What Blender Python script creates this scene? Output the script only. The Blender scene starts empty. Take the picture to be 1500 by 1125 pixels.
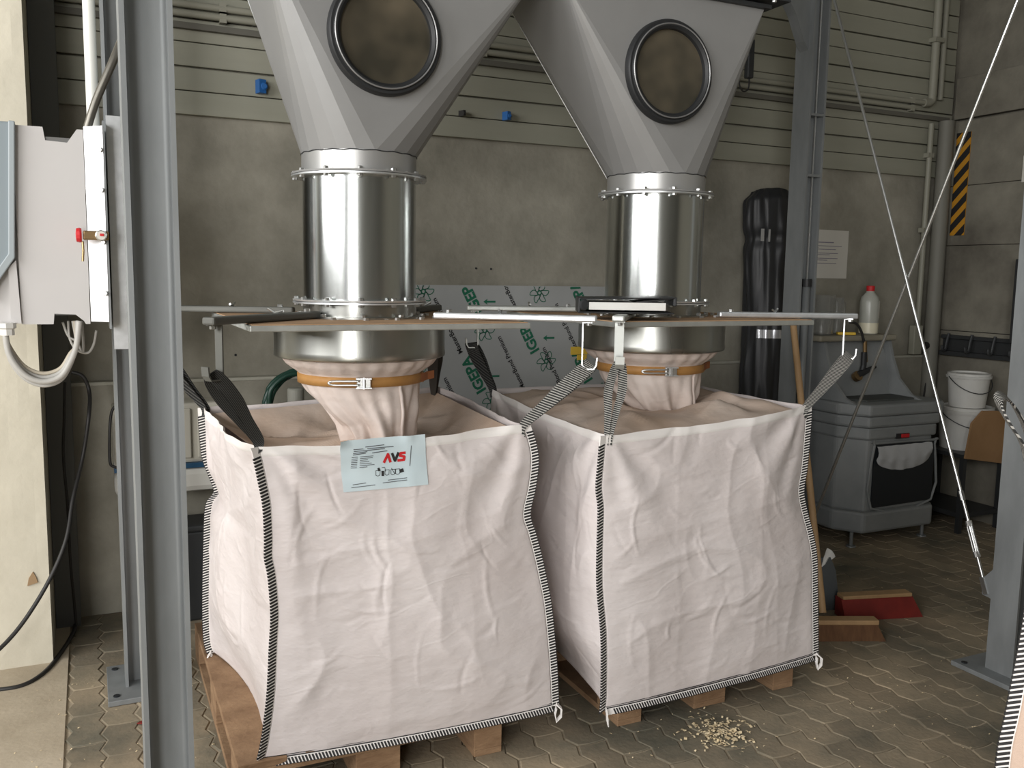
import bpy, bmesh, math, random
from mathutils import Vector, Matrix, noise
random.seed(7)
S = bpy.context.scene
COL = S.collection
PI = math.pi
R = math.radians

# ------------------------------------------------------------------ camera
FPX, PITCH, ROLL, YAW, CAMH = 1314.0, R(6.9), R(0.868), R(25.2), 1.6
_fw0 = Vector((math.sin(YAW), math.cos(YAW), 0)); _rt0 = Vector((math.cos(YAW), -math.sin(YAW), 0)); _up0 = Vector((0, 0, 1))
FW = _fw0*math.cos(PITCH) - _up0*math.sin(PITCH)
_up = _up0*math.cos(PITCH) + _fw0*math.sin(PITCH)
RT = _rt0*math.cos(ROLL) + _up*math.sin(ROLL)
UP = _up*math.cos(ROLL) - _rt0*math.sin(ROLL)
CO = Vector((0, 0, CAMH))
cd = bpy.data.cameras.new('camera'); cam = bpy.data.objects.new('camera', cd); COL.objects.link(cam)
cd.sensor_width = 36; cd.lens = FPX*36/1500; cd.clip_start = .05
_m = Matrix((RT, UP, -FW)).transposed().to_4x4(); _m.translation = CO
cam.matrix_world = _m
S.camera = cam

# surveyed points: a picture measurement plus the known plane it lies on gives the place in the room
def ray(u, v): return RT*((u-750)/FPX) - UP*((v-562.5)/FPX) + FW
def atY(u, v, y): d = ray(u, v); return CO + d*(y/d.y)
def atX(u, v, x): d = ray(u, v); return CO + d*(x/d.x)
def atZ(u, v, z): d = ray(u, v); return CO + d*((z-CAMH)/d.z)
def proj(p):
    d = Vector(p) - CO; w = d.dot(FW)
    if w < .05: return (-9999, -9999)
    return (750 + FPX*d.dot(RT)/w, 562.5 - FPX*d.dot(UP)/w)

# ------------------------------------------------------------------ world, lights, exposure
W = bpy.data.worlds.new('world'); S.world = W; W.use_nodes = True
W.node_tree.nodes['Background'].inputs[0].default_value = (.80, .88, 1, 1)
W.node_tree.nodes['Background'].inputs[1].default_value = .6
S.view_settings.view_transform = 'Standard'; S.view_settings.look = 'None'
S.view_settings.gamma = 1; S.view_settings.use_curve_mapping = False
S.view_settings.exposure = 0.0
def area(name, loc, target, sx, sy, power, col=(1, 1, 1)):
    l = bpy.data.lights.new(name, 'AREA'); l.shape = 'RECTANGLE'; l.size = sx; l.size_y = sy; l.energy = power; l.color = col
    o = bpy.data.objects.new(name, l); COL.objects.link(o); o.location = loc
    o.rotation_euler = (Vector(target)-Vector(loc)).to_track_quat('-Z', 'Y').to_euler()
    return o
# daylight entering the hall: window band high in the left wall, open gate behind on the left; the weak overhead strip is added fill, not an opening
area('daylight_window_band', (-4.85, -0.35, 3.2), (0, -0.35, 3.2), 7.0, 2.3, 640, (1, .99, .985))
area('daylight_open_gate', (-3.6, -4.85, 2.0), (-3.6, 0, 2.0), 2.0, 3.9, 330, (1, .99, .985))
area('overhead_fill', (1.2, -1.6, 4.85), (1.2, -1.6, 0), 6.0, 0.9, 22, (.97, .99, 1))

# ------------------------------------------------------------------ materials
MATS = {}
def mat(name, col, rough=.6, metal=0, col2=None, scale=8, detail=5, bump=0, bscale=None, stretch=(1, 1, 1), spec=None, trans=0, alpha=1, thin=0, rough2=None, contrast=(.3, .7), sss=0, gen=False):
    if name in MATS: return MATS[name]
    m = bpy.data.materials.new(name); m.use_nodes = True; N = m.node_tree.nodes; L = m.node_tree.links
    b = N['Principled BSDF']; b.inputs['Base Color'].default_value = (*col, 1); b.inputs['Roughness'].default_value = rough
    b.inputs['Metallic'].default_value = metal
    if spec is not None: b.inputs['Specular IOR Level'].default_value = spec
    if trans: b.inputs['Transmission Weight'].default_value = trans
    b.inputs['Alpha'].default_value = alpha
    tc = N.new('ShaderNodeTexCoord'); mp = N.new('ShaderNodeMapping'); mp.inputs['Scale'].default_value = stretch
    L.new(tc.outputs['Object'], mp.inputs['Vector'])
    if col2 is not None:
        n = N.new('ShaderNodeTexNoise'); n.inputs['Scale'].default_value = scale; n.inputs['Detail'].default_value = detail; n.inputs['Roughness'].default_value = .62
        L.new(mp.outputs[0], n.inputs['Vector'])
        r = N.new('ShaderNodeValToRGB'); r.color_ramp.elements[0].position = contrast[0]; r.color_ramp.elements[1].position = contrast[1]
        r.color_ramp.elements[0].color = (*col, 1); r.color_ramp.elements[1].color = (*col2, 1)
        L.new(n.outputs['Fac'], r.inputs[0]); L.new(r.outputs[0], b.inputs['Base Color'])
        if rough2 is not None:
            q = N.new('ShaderNodeMapRange'); q.inputs[1].default_value = contrast[0]; q.inputs[2].default_value = contrast[1]
            q.inputs[3].default_value = rough; q.inputs[4].default_value = rough2
            L.new(n.outputs['Fac'], q.inputs[0]); L.new(q.outputs[0], b.inputs['Roughness'])
    if bump:
        n2 = N.new('ShaderNodeTexNoise'); n2.inputs['Scale'].default_value = bscale or scale*4; n2.inputs['Detail'].default_value = 6
        L.new(mp.outputs[0], n2.inputs['Vector'])
        bp = N.new('ShaderNodeBump'); bp.inputs['Strength'].default_value = bump; bp.inputs['Distance'].default_value = .01
        L.new(n2.outputs['Fac'], bp.inputs['Height']); L.new(bp.outputs[0], b.inputs['Normal'])
    MATS[name] = m; return m

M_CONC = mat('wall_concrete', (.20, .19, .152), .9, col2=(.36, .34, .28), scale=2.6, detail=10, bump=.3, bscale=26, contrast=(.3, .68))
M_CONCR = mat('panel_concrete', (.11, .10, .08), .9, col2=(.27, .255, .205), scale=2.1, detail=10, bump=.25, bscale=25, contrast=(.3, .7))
M_PILLAR = mat('painted_concrete', (.50, .465, .37), .9, col2=(.63, .59, .48), scale=2.5, detail=9, bump=.2, bscale=25)
M_PLANK = mat('painted_cladding', (.265, .265, .21), .6, col2=(.33, .325, .262), scale=1.3, detail=6, stretch=(.3, 1, 3))
M_PLAIN = mat('hall_plaster', (.15, .145, .125), .9, col2=(.18, .175, .155), scale=1)
M_ROOF = mat('hall_roof', (.10, .10, .09), .9)
M_LEDGE = mat('ledge_render', (.46, .45, .38), .85, col2=(.38, .37, .31), scale=5)
M_SLAB = mat('floor_slab', (.36, .30, .215), .9, col2=(.50, .43, .325), scale=3, detail=9, bump=.2, bscale=50)
M_SAND = mat('joint_sand', (.22, .175, .115), .95, col2=(.46, .39, .29), scale=2.2, detail=8, bump=.3, bscale=120)
M_GALV = mat('galvanised_steel', (.195, .207, .21), .5, .35, col2=(.265, .28, .283), scale=9, detail=8, rough2=.62, stretch=(1, 1, .25))
M_GALVL = mat('bright_galvanised', (.66, .68, .69), .34, .85, col2=(.76, .78, .79), scale=20, detail=4, rough2=.42)
M_ARM = mat('zinc_bar', (.52, .54, .52), .42, .8, col2=(.62, .64, .61), scale=14, rough2=.52)
M_PIPE = mat('polished_steel', (.50, .52, .51), .17, 1, col2=(.60, .62, .61), scale=9, detail=4, rough2=.24, stretch=(1, 1, .06))
M_DRUM = mat('brushed_steel', (.34, .345, .325), .26, 1, col2=(.42, .425, .40), scale=8, detail=4, rough2=.33, stretch=(1, 1, .08))
M_HOP = mat('hopper_paint', (.27, .27, .265), .45, .25, col2=(.30, .30, .295), scale=3, rough2=.5)
M_BOLT = mat('bolt_zinc', (.66, .67, .66), .3, .95)
M_RUB = mat('black_rubber', (.02, .021, .022), .5, spec=.4)
M_PANE = mat('dusty_glass', (.045, .041, .030), .14, col2=(.17, .14, .095), scale=4.0, detail=2.5, contrast=(.42, .85), rough2=.3)
M_BOARD = mat('dusty_board', (.36, .215, .11), .85, col2=(.48, .31, .18), scale=7, detail=8)
M_BAGT = mat('loop_black', (.012, .013, .013), .7, spec=.3)
M_PRINT = mat('black_print', (.015, .015, .016), .6)
M_RED = mat('red_print', (.55, .015, .02), .5)
M_GREEN = mat('green_print', (.012, .13, .072), .5)
M_LABEL = mat('label_sheet', (.55, .66, .70), .45, col2=(.60, .70, .73), scale=6)
M_ACP = mat('composite_sheet', (.34, .35, .345), .38, col2=(.38, .39, .385), scale=2)
M_ORANGE = mat('orange_belt', (.36, .175, .045), .6, col2=(.44, .23, .07), scale=20)
M_WOOD = mat('pallet_wood', (.20, .115, .06), .85, col2=(.34, .215, .12), scale=9, detail=8, stretch=(1, 1, 3), bump=.3, bscale=60)
M_WOODD = mat('dark_wood', (.16, .085, .04), .8, col2=(.27, .15, .07), scale=8, stretch=(1, 1, .3))
M_HANDLE = mat('broom_handle_wood', (.34, .21, .10), .6, col2=(.44, .28, .14), scale=12, stretch=(1, 1, .2))
M_CAB = mat('cabinet_grey', (.50, .485, .475), .5, col2=(.54, .525, .51), scale=2)
M_CABD = mat('cabinet_bluegrey', (.22, .26, .28), .45)
M_WPIPE = mat('white_pipe', (.72, .73, .68), .35)
M_CABLE = mat('black_cable', (.02, .019, .018), .55)
M_GCABLE = mat('grey_cable', (.42, .41, .38), .5)
M_BRASS = mat('brass', (.30, .20, .10), .35, .9)
M_WASH = mat('washer_plastic', (.185, .198, .20), .55, col2=(.26, .27, .268), scale=3, detail=8, bump=.05, bscale=200)
M_DARK = mat('dark_interior', (.014, .017, .021), .35)
M_DSTEEL = mat('dark_steel', (.055, .058, .06), .5, .5)
M_FILM = mat('black_film', (.016, .017, .019), .42, spec=.5, col2=(.025, .026, .028), scale=6)
M_TAPE = mat('silver_tape', (.55, .56, .58), .25, .6)
M_PAPER = mat('paper', (.62, .60, .54), .7)
M_WHITEP = mat('white_plastic', (.66, .66, .63), .4, col2=(.60, .59, .55), scale=6)
M_CARD = mat('cardboard', (.30, .17, .075), .85, col2=(.36, .21, .10), scale=6)
M_HAZY = mat('hazard_yellow', (.55, .26, .02), .5)
M_BLUE = mat('blue_plastic', (.02, .12, .36), .4)
M_CREAM = mat('cream_enamel', (.52, .50, .43), .4)
M_HOSE = mat('green_hose', (.012, .05, .035), .35)
M_REDB = mat('red_broom', (.15, .013, .01), .6, col2=(.22, .02, .014), scale=12)
M_BRIST = mat('brown_bristle', (.10, .045, .02), .9, col2=(.16, .08, .035), scale=40, stretch=(1, 1, .1))
M_CLEAR = mat('clear_plastic', (.75, .76, .74), .12, trans=.85, alpha=.55)
M_LIQ = mat('pale_liquid', (.70, .66, .50), .3)
M_YEL = mat('yellow_tape', (.75, .50, .06), .5)
M_SHAV = mat('wood_shaving', (.70, .55, .32), .8, col2=(.82, .70, .48), scale=30)
M_SHEETB = mat('plastic_bag', (.62, .63, .64), .3, alpha=.75)
M_CONDUIT = mat('painted_conduit', (.29, .285, .23), .5)
M_STITCHW = mat('seam_tape', (.80, .77, .74), .7)

def bag_material(name, c1, c2, rough=.55):
    m = bpy.data.materials.new(name); m.use_nodes = True; N = m.node_tree.nodes; L = m.node_tree.links
    b = N['Principled BSDF']; b.inputs['Roughness'].default_value = rough; b.inputs['Specular IOR Level'].default_value = .35
    tc = N.new('ShaderNodeTexCoord')
    n = N.new('ShaderNodeTexNoise'); n.inputs['Scale'].default_value = 3.2; n.inputs['Detail'].default_value = 6
    L.new(tc.outputs['Object'], n.inputs['Vector'])
    r = N.new('ShaderNodeValToRGB'); r.color_ramp.elements[0].position = .32; r.color_ramp.elements[1].position = .68
    r.color_ramp.elements[0].color = (*c1, 1); r.color_ramp.elements[1].color = (*c2, 1)
    L.new(n.outputs['Fac'], r.inputs[0]); L.new(r.outputs[0], b.inputs['Base Color'])
    # creases: distorted noise folded to thin ridges, plus fine weave
    n2 = N.new('ShaderNodeTexNoise'); n2.inputs['Scale'].default_value = 2.6; n2.inputs['Detail'].default_value = 2; n2.inputs['Distortion'].default_value = .5
    mp = N.new('ShaderNodeMapping'); mp.inputs['Scale'].default_value = (1, 1, 2.2); mp.inputs['Rotation'].default_value = (0, .5, 0)
    L.new(tc.outputs['Object'], mp.inputs[0]); L.new(mp.outputs[0], n2.inputs['Vector'])
    a = N.new('ShaderNodeMath'); a.operation = 'SUBTRACT'; a.inputs[1].default_value = .5; L.new(n2.outputs['Fac'], a.inputs[0])
    ab = N.new('ShaderNodeMath'); ab.operation = 'ABSOLUTE'; L.new(a.outputs[0], ab.inputs[0])
    mr = N.new('ShaderNodeMapRange'); mr.inputs[1].default_value = 0; mr.inputs[2].default_value = .035; mr.inputs[3].default_value = 1; mr.inputs[4].default_value = 0
    L.new(ab.outputs[0], mr.inputs[0])
    n3 = N.new('ShaderNodeTexNoise'); n3.inputs['Scale'].default_value = 11; n3.inputs['Detail'].default_value = 6; L.new(mp.outputs[0], n3.inputs['Vector'])
    ad = N.new('ShaderNodeMath'); ad.operation = 'MULTIPLY_ADD'; ad.inputs[1].default_value = .10; L.new(mr.outputs[0], ad.inputs[0]); L.new(n3.outputs['Fac'], ad.inputs[2])
    w = N.new('ShaderNodeTexWave'); w.inputs['Scale'].default_value = 120; w.bands_direction = 'Z'; L.new(tc.outputs['Object'], w.inputs['Vector'])
    ad2 = N.new('ShaderNodeMath'); ad2.operation = 'MULTIPLY_ADD'; ad2.inputs[1].default_value = .03; L.new(w.outputs['Fac'], ad2.inputs[0]); L.new(ad.outputs[0], ad2.inputs[2])
    bp = N.new('ShaderNodeBump'); bp.inputs['Strength'].default_value = .5; bp.inputs['Distance'].default_value = .012
    L.new(ad2.outputs[0], bp.inputs['Height']); L.new(bp.outputs[0], b.inputs['Normal'])
    # thin woven cloth lets a little light through
    tr = N.new('ShaderNodeBsdfTranslucent'); tr.inputs[0].default_value = (*c2, 1); mx = N.new('ShaderNodeMixShader'); mx.inputs[0].default_value = .12
    L.new(b.outputs[0], mx.inputs[1]); L.new(tr.outputs[0], mx.inputs[2]); L.new(mx.outputs[0], N['Material Output'].inputs[0])
    return m
M_BAG = bag_material('woven_white', (.72, .655, .635), (.81, .755, .74))
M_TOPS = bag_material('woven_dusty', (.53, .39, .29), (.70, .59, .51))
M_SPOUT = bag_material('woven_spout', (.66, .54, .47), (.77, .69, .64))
M_BAG3 = bag_material('woven_cream', (.62, .46, .36), (.70, .55, .45))

def weave(name, ca, cb, scale=60):
    m = bpy.data.materials.new(name); m.use_nodes = True; N = m.node_tree.nodes; L = m.node_tree.links
    b = N['Principled BSDF']; b.inputs['Roughness'].default_value = .75
    tc = N.new('ShaderNodeTexCoord'); w = N.new('ShaderNodeTexWave'); w.bands_direction = 'DIAGONAL'; w.inputs['Scale'].default_value = scale; w.inputs['Distortion'].default_value = .6
    L.new(tc.outputs['Object'], w.inputs['Vector'])
    r = N.new('ShaderNodeValToRGB'); r.color_ramp.interpolation = 'LINEAR'; r.color_ramp.elements[0].position = .62; r.color_ramp.elements[1].position = .74
    r.color_ramp.elements[0].color = (*ca, 1); r.color_ramp.elements[1].color = (*cb, 1)
    L.new(w.outputs['Fac'], r.inputs[0]); L.new(r.outputs[0], b.inputs['Base Color'])
    MATS[name] = m; return m
M_LOOPB = weave('webbing_black', (.006, .007, .007), (.07, .07, .065), 110)
M_LOOPW = weave('webbing_black_white', (.016, .017, .016), (.36, .35, .32), 66)

def paver_mat():
    m = bpy.data.materials.new('paver_stone'); m.use_nodes = True; N = m.node_tree.nodes; L = m.node_tree.links
    b = N['Principled BSDF']; b.inputs['Roughness'].default_value = .85
    g = N.new('ShaderNodeNewGeometry'); 
    n = N.new('ShaderNodeTexNoise'); n.inputs['Scale'].default_value = 1.3; n.inputs['Detail'].default_value = 9; n.inputs['Roughness'].default_value = .65
    L.new(g.outputs['Position'], n.inputs['Vector'])
    r = N.new('ShaderNodeValToRGB'); e = r.color_ramp.elements; e[0].position = .36; e[0].color = (.125, .117, .086, 1); e[1].position = .62; e[1].color = (.345, .275, .185, 1)
    L.new(n.outputs['Fac'], r.inputs[0])
    oi = N.new('ShaderNodeObjectInfo'); mr = N.new('ShaderNodeMapRange'); mr.inputs[3].default_value = .82; mr.inputs[4].default_value = 1.15
    L.new(oi.outputs['Random'], mr.inputs[0])
    mx = N.new('ShaderNodeMix'); mx.data_type = 'RGBA'; mx.blend_type = 'MULTIPLY'; mx.inputs[0].default_value = 1
    L.new(r.outputs[0], mx.inputs[6]); L.new(mr.outputs[0], mx.inputs[7]); L.new(mx.outputs[2], b.inputs['Base Color'])
    n2 = N.new('ShaderNodeTexNoise'); n2.inputs['Scale'].default_value = 60; n2.inputs['Detail'].default_value = 5; L.new(g.outputs['Position'], n2.inputs['Vector'])
    bp = N.new('ShaderNodeBump'); bp.inputs['Strength'].default_value = .35; bp.inputs['Distance'].default_value = .006
    L.new(n2.outputs['Fac'], bp.inputs['Height']); L.new(bp.outputs[0], b.inputs['Normal'])
    return m
M_PAVER = paver_mat()

# ------------------------------------------------------------------ mesh helpers
class MB:
    def __init__(s): s.v = []; s.f = []
    def add(s, vs, fs):
        o = len(s.v); s.v += [tuple(p) for p in vs]; s.f += [tuple(o+i for i in f) for f in fs]; return s
    def box(s, a, b):
        x0, y0, z0 = a; x1, y1, z1 = b
        return s.add([(x0,y0,z0),(x1,y0,z0),(x1,y1,z0),(x0,y1,z0),(x0,y0,z1),(x1,y0,z1),(x1,y1,z1),(x0,y1,z1)],
                     [(3,2,1,0),(4,5,6,7),(0,1,5,4),(1,2,6,5),(2,3,7,6),(3,0,4,7)])
    def obox(s, c, sx, sy, sz, ax=None, rz=0):
        # box with centre c; local axes from matrix ax or a rotation about z
        m = ax if ax is not None else Matrix.Rotation(rz, 3, 'Z')
        c = Vector(c); P = []
        for z in (-1, 1):
            for x, y in ((-1,-1),(1,-1),(1,1),(-1,1)): P.append(c + m @ Vector((x*sx/2, y*sy/2, z*sz/2)))
        return s.add(P, [(3,2,1,0),(4,5,6,7),(0,1,5,4),(1,2,6,5),(2,3,7,6),(3,0,4,7)])
    def prism(s, poly, z0, z1):
        n = len(poly); P = [(x, y, z0) for x, y in poly] + [(x, y, z1) for x, y in poly]
        return s.add(P, [tuple(range(n-1, -1, -1)), tuple(range(n, 2*n))] + [(i, (i+1) % n, n+(i+1) % n, n+i) for i in range(n)])
    def extrude(s, pts, d):
        # planar polygon of 3D points swept by vector d
        n = len(pts); d = Vector(d); P = [Vector(p) for p in pts] + [Vector(p)+d for p in pts]
        return s.add(P, [tuple(range(n-1, -1, -1)), tuple(range(n, 2*n))] + [(i, (i+1) % n, n+(i+1) % n, n+i) for i in range(n)])
    def lathe(s, c, prof, n=48, a0=0, caps=True, ax=None):
        c = Vector(c); P = []; F = []
        m = ax if ax is not None else Matrix.Identity(3)
        for r, z in prof:
            for i in range(n):
                a = a0 + 2*PI*i/n; P.append(c + m @ Vector((r*math.cos(a), r*math.sin(a), z)))
        k = len(prof)
        for j in range(k-1):
            for i in range(n): F.append((j*n+i, j*n+(i+1) % n, (j+1)*n+(i+1) % n, (j+1)*n+i))
        if caps:
            F.append(tuple(range(n-1, -1, -1))); F.append(tuple((k-1)*n+i for i in range(n)))
        return s.add(P, F)
    def tube(s, pts, r, n=10, closed=False):
        pts = [Vector(p) for p in pts]; k = len(pts); P = []; F = []
        up = Vector((0, 0, 1)); prev = None
        for i, p in enumerate(pts):
            t = (pts[(i+1) % k if closed else min(i+1, k-1)] - pts[(i-1) % k if closed else max(i-1, 0)]).normalized()
            if prev is None:
                a = t.cross(up); a = a if a.length > .1 else t.cross(Vector((1, 0, 0)))
                a.normalize()
            else:
                a = (prev - t*prev.dot(t)).normalized()
            prev = a; b = t.cross(a); rr = r[i] if isinstance(r, (list, tuple)) else r
            for q in range(n):
                an = 2*PI*q/n; P.append(p + a*(rr*math.cos(an)) + b*(rr*math.sin(an)))
        for i in range(k if closed else k-1):
            for q in range(n): F.append((i*n+q, i*n+(q+1) % n, ((i+1) % k)*n+(q+1) % n, ((i+1) % k)*n+q))
        if not closed: F += [tuple(range(n-1, -1, -1)), tuple((k-1)*n+q for q in range(n))]
        return s.add(P, F)
    def ribbon(s, pts, wid, th):
        # strap: centre points with width vectors, given thickness
        pts = [Vector(p) for p in pts]; k = len(pts); P = []; F = []
        for i, p in enumerate(pts):
            t = (pts[min(i+1, k-1)]-pts[max(i-1, 0)]).normalized(); w = Vector(wid[i] if isinstance(wid, list) else wid)
            nn = t.cross(w).normalized()*(th/2)
            P += [p-w/2-nn, p+w/2-nn, p+w/2+nn, p-w/2+nn]
        for i in range(k-1):
            for q in range(4): F.append((i*4+q, i*4+(q+1) % 4, (i+1)*4+(q+1) % 4, (i+1)*4+q))
        F += [(3, 2, 1, 0), tuple((k-1)*4+q for q in range(4))]
        return s.add(P, F)
    def grid(s, fn, nu, nv, wrapu=False):
        P = [fn(i/(nu if wrapu else nu-1), j/(nv-1)) for j in range(nv) for i in range(nu)]
        F = []
        for j in range(nv-1):
            for i in range(nu if wrapu else nu-1):
                i2 = (i+1) % nu; F.append((j*nu+i, j*nu+i2, (j+1)*nu+i2, (j+1)*nu+i))
        return s.add(P, F)
    def build(s, name, m, parent=None, smooth=False, bevel=0, local=None, recalc=True):
        me = bpy.data.meshes.new(name)
        off = Vector(parent_loc(parent)) if parent else Vector((0, 0, 0))
        me.from_pydata([tuple(Vector(p)-off) for p in s.v], [], s.f); me.materials.append(m)
        if recalc or bevel:
            bm = bmesh.new(); bm.from_mesh(me); bmesh.ops.recalc_face_normals(bm, faces=bm.faces)
            if bevel: bmesh.ops.bevel(bm, geom=[e for e in bm.edges if len(e.link_faces) == 2 and e.calc_face_angle(0) > .5], offset=bevel, segments=2, affect='EDGES', profile=.5, clamp_overlap=True)
            bm.to_mesh(me); bm.free()
        if smooth == True: me.shade_smooth()
        elif smooth:
            me.shade_smooth()
            try: me.set_sharp_from_angle(angle=smooth)
            except Exception: pass
        o = bpy.data.objects.new(name, me); COL.objects.link(o)
        if parent: o.parent = parent
        return o
def parent_loc(p):
    l = Vector((0, 0, 0))
    while p is not None: l += Vector(p.location); p = p.parent
    return l
def tag(o, label=None, cat=None, group=None, kind=None):
    if label: o['label'] = label
    if cat: o['category'] = cat
    if group: o['group'] = group
    if kind: o['kind'] = kind
    return o
def thing(name, loc, label, cat, group=None):
    o = bpy.data.objects.new(name, None); COL.objects.link(o); o.location = loc; o.empty_display_size = .05
    return tag(o, label, cat, group)
def smoothpath(pts, n=8, closed=False):
    pts = [Vector(p) for p in pts]; out = []; k = len(pts)
    for i in range(k if closed else k-1):
        if closed: a, b, c, d = pts[i-1], pts[i], pts[(i+1) % k], pts[(i+2) % k]
        else: a, b, c, d = pts[max(i-1, 0)], pts[i], pts[i+1], pts[min(i+2, k-1)]
        for q in range(n):
            t = q/n; out.append(.5*((2*b)+(c-a)*t+(2*a-5*b+4*c-d)*t*t+(3*b-a-3*c+d)*t**3))
    if not closed: out.append(pts[-1])
    return out
def resample(pts, n):
    pts = smoothpath(pts, 6); L = [0]
    for a, b in zip(pts, pts[1:]): L.append(L[-1]+(b-a).length)
    out = []; j = 0
    for i in range(n):
        t = L[-1]*i/(n-1)
        while j < len(L)-2 and L[j+1] < t: j += 1
        d = L[j+1]-L[j]; out.append(pts[j].lerp(pts[j+1], 0 if d < 1e-9 else (t-L[j])/d))
    return out
def sm(a, b, x): t = max(0, min(1, (x-a)/(b-a))); return t*t*(3-2*t)
def bolt_mesh(r=.009, h=.009):
    b = MB().lathe((0, 0, 0), [(r, 0), (r, h*.85), (r*.8, h)], 6)
    me = bpy.data.meshes.new('bolt'); me.from_pydata(b.v, [], b.f); me.materials.append(M_BOLT); return me
BOLT = bolt_mesh()
def bolt(loc, nrm, parent, scale=1):
    o = bpy.data.objects.new('bolt', BOLT); COL.objects.link(o); o.parent = parent
    o.location = Vector(loc)-parent_loc(parent); o.rotation_euler = Vector(nrm).to_track_quat('Z', 'Y').to_euler(); o.scale = (scale,)*3
    return o
def text_mesh(txt, size, bold=0):
    c = bpy.data.curves.new('t', 'FONT'); c.body = txt; c.size = size; c.offset = bold; c.resolution_u = 3
    o = bpy.data.objects.new('t', c); COL.objects.link(o)
    bpy.context.view_layer.update()
    me = bpy.data.meshes.new_from_object(o.evaluated_get(bpy.context.evaluated_depsgraph_get()))
    bpy.data.objects.remove(o); bpy.data.curves.remove(c); me.materials.clear(); return me

# ================================================================== THE SETTING
WY, WX = 4.5, 5.45
o = MB().box((-5, -5, -.2), (WX+.2, WY+.2, -.0045)).build('floor', M_SAND); tag(o, 'paved hall floor with sandy dust between interlocking stones', kind='structure'); FLOOR = o
o = MB().box((-5, -5, -.006), (-.135, WY, .002)).build('concrete_strip', M_SLAB, FLOOR)
# interlocking pavers
PW, PL = .1125, .225
def tri(t): t = t % 1; return 4*abs(t-.5)-1
def paver_outline(par):
    pts = []; n = 8
    yo = (PL/2 if par else 0)
    fx = lambda y: .011*tri((y+yo)/(PL/2))
    fy = lambda x: .004*tri(x/PW)
    for i in range(n): pts.append((0, PL*i/n))
    for i in range(3): pts.append((PW*i/3, PL))
    for i in range(n): pts.append((PW, PL-PL*i/n))
    for i in range(3): pts.append((PW-PW*i/3, 0))
    out = []
    for x, y in pts: out.append((x+fx(y), y+fy(x)))
    cx, cy = PW/2, PL/2
    return [((x-cx)*.955, (y-cy)*.975) for x, y in out]
PMESH = []
for par in (0, 1):
    ol = paver_outline(par); n = len(ol)
    P = [(x, y, -.02) for x, y in ol]+[(x, y, -.003) for x, y in ol]+[(x*.94, y*.97, 0) for x, y in ol]
    F = [(i, (i+1) % n, n+(i+1) % n, n+i) for i in range(n)]+[(n+i, n+(i+1) % n, 2*n+(i+1) % n, 2*n+i) for i in range(n)]+[tuple(range(2*n, 3*n))]
    me = bpy.data.meshes.new('paver'); me.from_pydata(P, [], F); me.materials.append(M_PAVER); PMESH.append(me)
cells = []
for i in range(50):
    for j in range(-15, 20):
        par = i % 2; cx = -.125+PW*(i+.5); cy = .5+PL*(j+.5+(.5 if par else 0))
        if cx > WX or cy > WY-.02 or cy < -2.5: continue
        cells.append((cx, cy, par))
def seen(cx, cy):
    u, v = proj((cx, cy, 0))
    if not (-30 < u < 1530 and v < 1170): return False
    if .45 < cx < 1.3 and 2.75 < cy < 4.4: return False
    if 1.3 < cx < 2.75 and 2.75 < cy: return False
    if 4.15 < cx and cy > 3.95: return False
    return True
vis = sorted([c for c in cells if seen(c[0], c[1])], key=lambda c: c[0]**2+c[1]**2)[:300]
vs = set(vis); rest = MB()
for cx, cy, par in cells:
    dz = random.uniform(-.0022, .0015); rz = random.uniform(-.012, .012)
    if (cx, cy, par) in vs:
        o = bpy.data.objects.new('paver', PMESH[par]); COL.objects.link(o); o.parent = FLOOR; o.location = (cx, cy, dz); o.rotation_euler.z = rz
        o.rotation_euler.x = random.uniform(-.004, .004)
    else:
        me = PMESH[par]; rest.add([(v.co.x+cx, v.co.y+cy, v.co.z+dz) for v in me.vertices], [tuple(p.vertices) for p in me.polygons])
o = rest.build('paver_field', M_PAVER, FLOOR, recalc=False); tag(o, kind='stuff')

# back wall: concrete below, horizontal cladding boards above
o = MB().box((-5, WY, 0), (WX+.2, WY+.2, 5)).box((-5, WY-.05, 0), (WX, WY, 1.075)).build('wall_back', M_CONC); WB = tag(o, 'grey concrete back wall with cladding above', kind='structure')
MB().box((-5, WY-.055, 1.075), (WX, WY, 1.092)).build('wall_ledge', M_LEDGE, WB, bevel=.004)
z = 2.312; k = 0
while z < 4.95:
    h = .108; gap = .009 if k % 2 == 1 else .004
    MB().box((-5, WY-.03, z), (WX-.03, WY, z+h-gap)).build('plank', M_PLANK, WB, bevel=.0035); z += h; k += 1
for (u, v) in ((697, 393), (719, 394), (345, 520), (300, 560)):
    p = atY(u, v, WY-.001); MB().lathe(p, [(.004, 0), (.006, .002)], 8, ax=Matrix.Rotation(R(90), 3, 'X')).build('drill_hole', M_DARK, WB)
# right wall of precast panels
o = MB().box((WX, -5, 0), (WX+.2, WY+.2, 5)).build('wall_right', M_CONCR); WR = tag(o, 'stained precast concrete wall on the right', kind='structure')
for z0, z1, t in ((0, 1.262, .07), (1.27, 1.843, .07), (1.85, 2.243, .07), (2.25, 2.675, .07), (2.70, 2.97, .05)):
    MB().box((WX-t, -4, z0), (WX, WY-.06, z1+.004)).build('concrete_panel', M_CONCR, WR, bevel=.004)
o = MB().box((-5.2, -5.2, 0), (WX+.2, -5, 5)).build('wall_front', M_PLAIN); tag(o, kind='structure')
o = MB().box((-5.2, -5, 0), (-5, WY+.2, 5)).build('wall_left', M_PLAIN); tag(o, kind='structure')
o = MB().box((-5.2, -5.2, 5), (WX+.2, WY+.2, 5.2)).build('ceiling', M_ROOF); tag(o, kind='structure')
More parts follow.
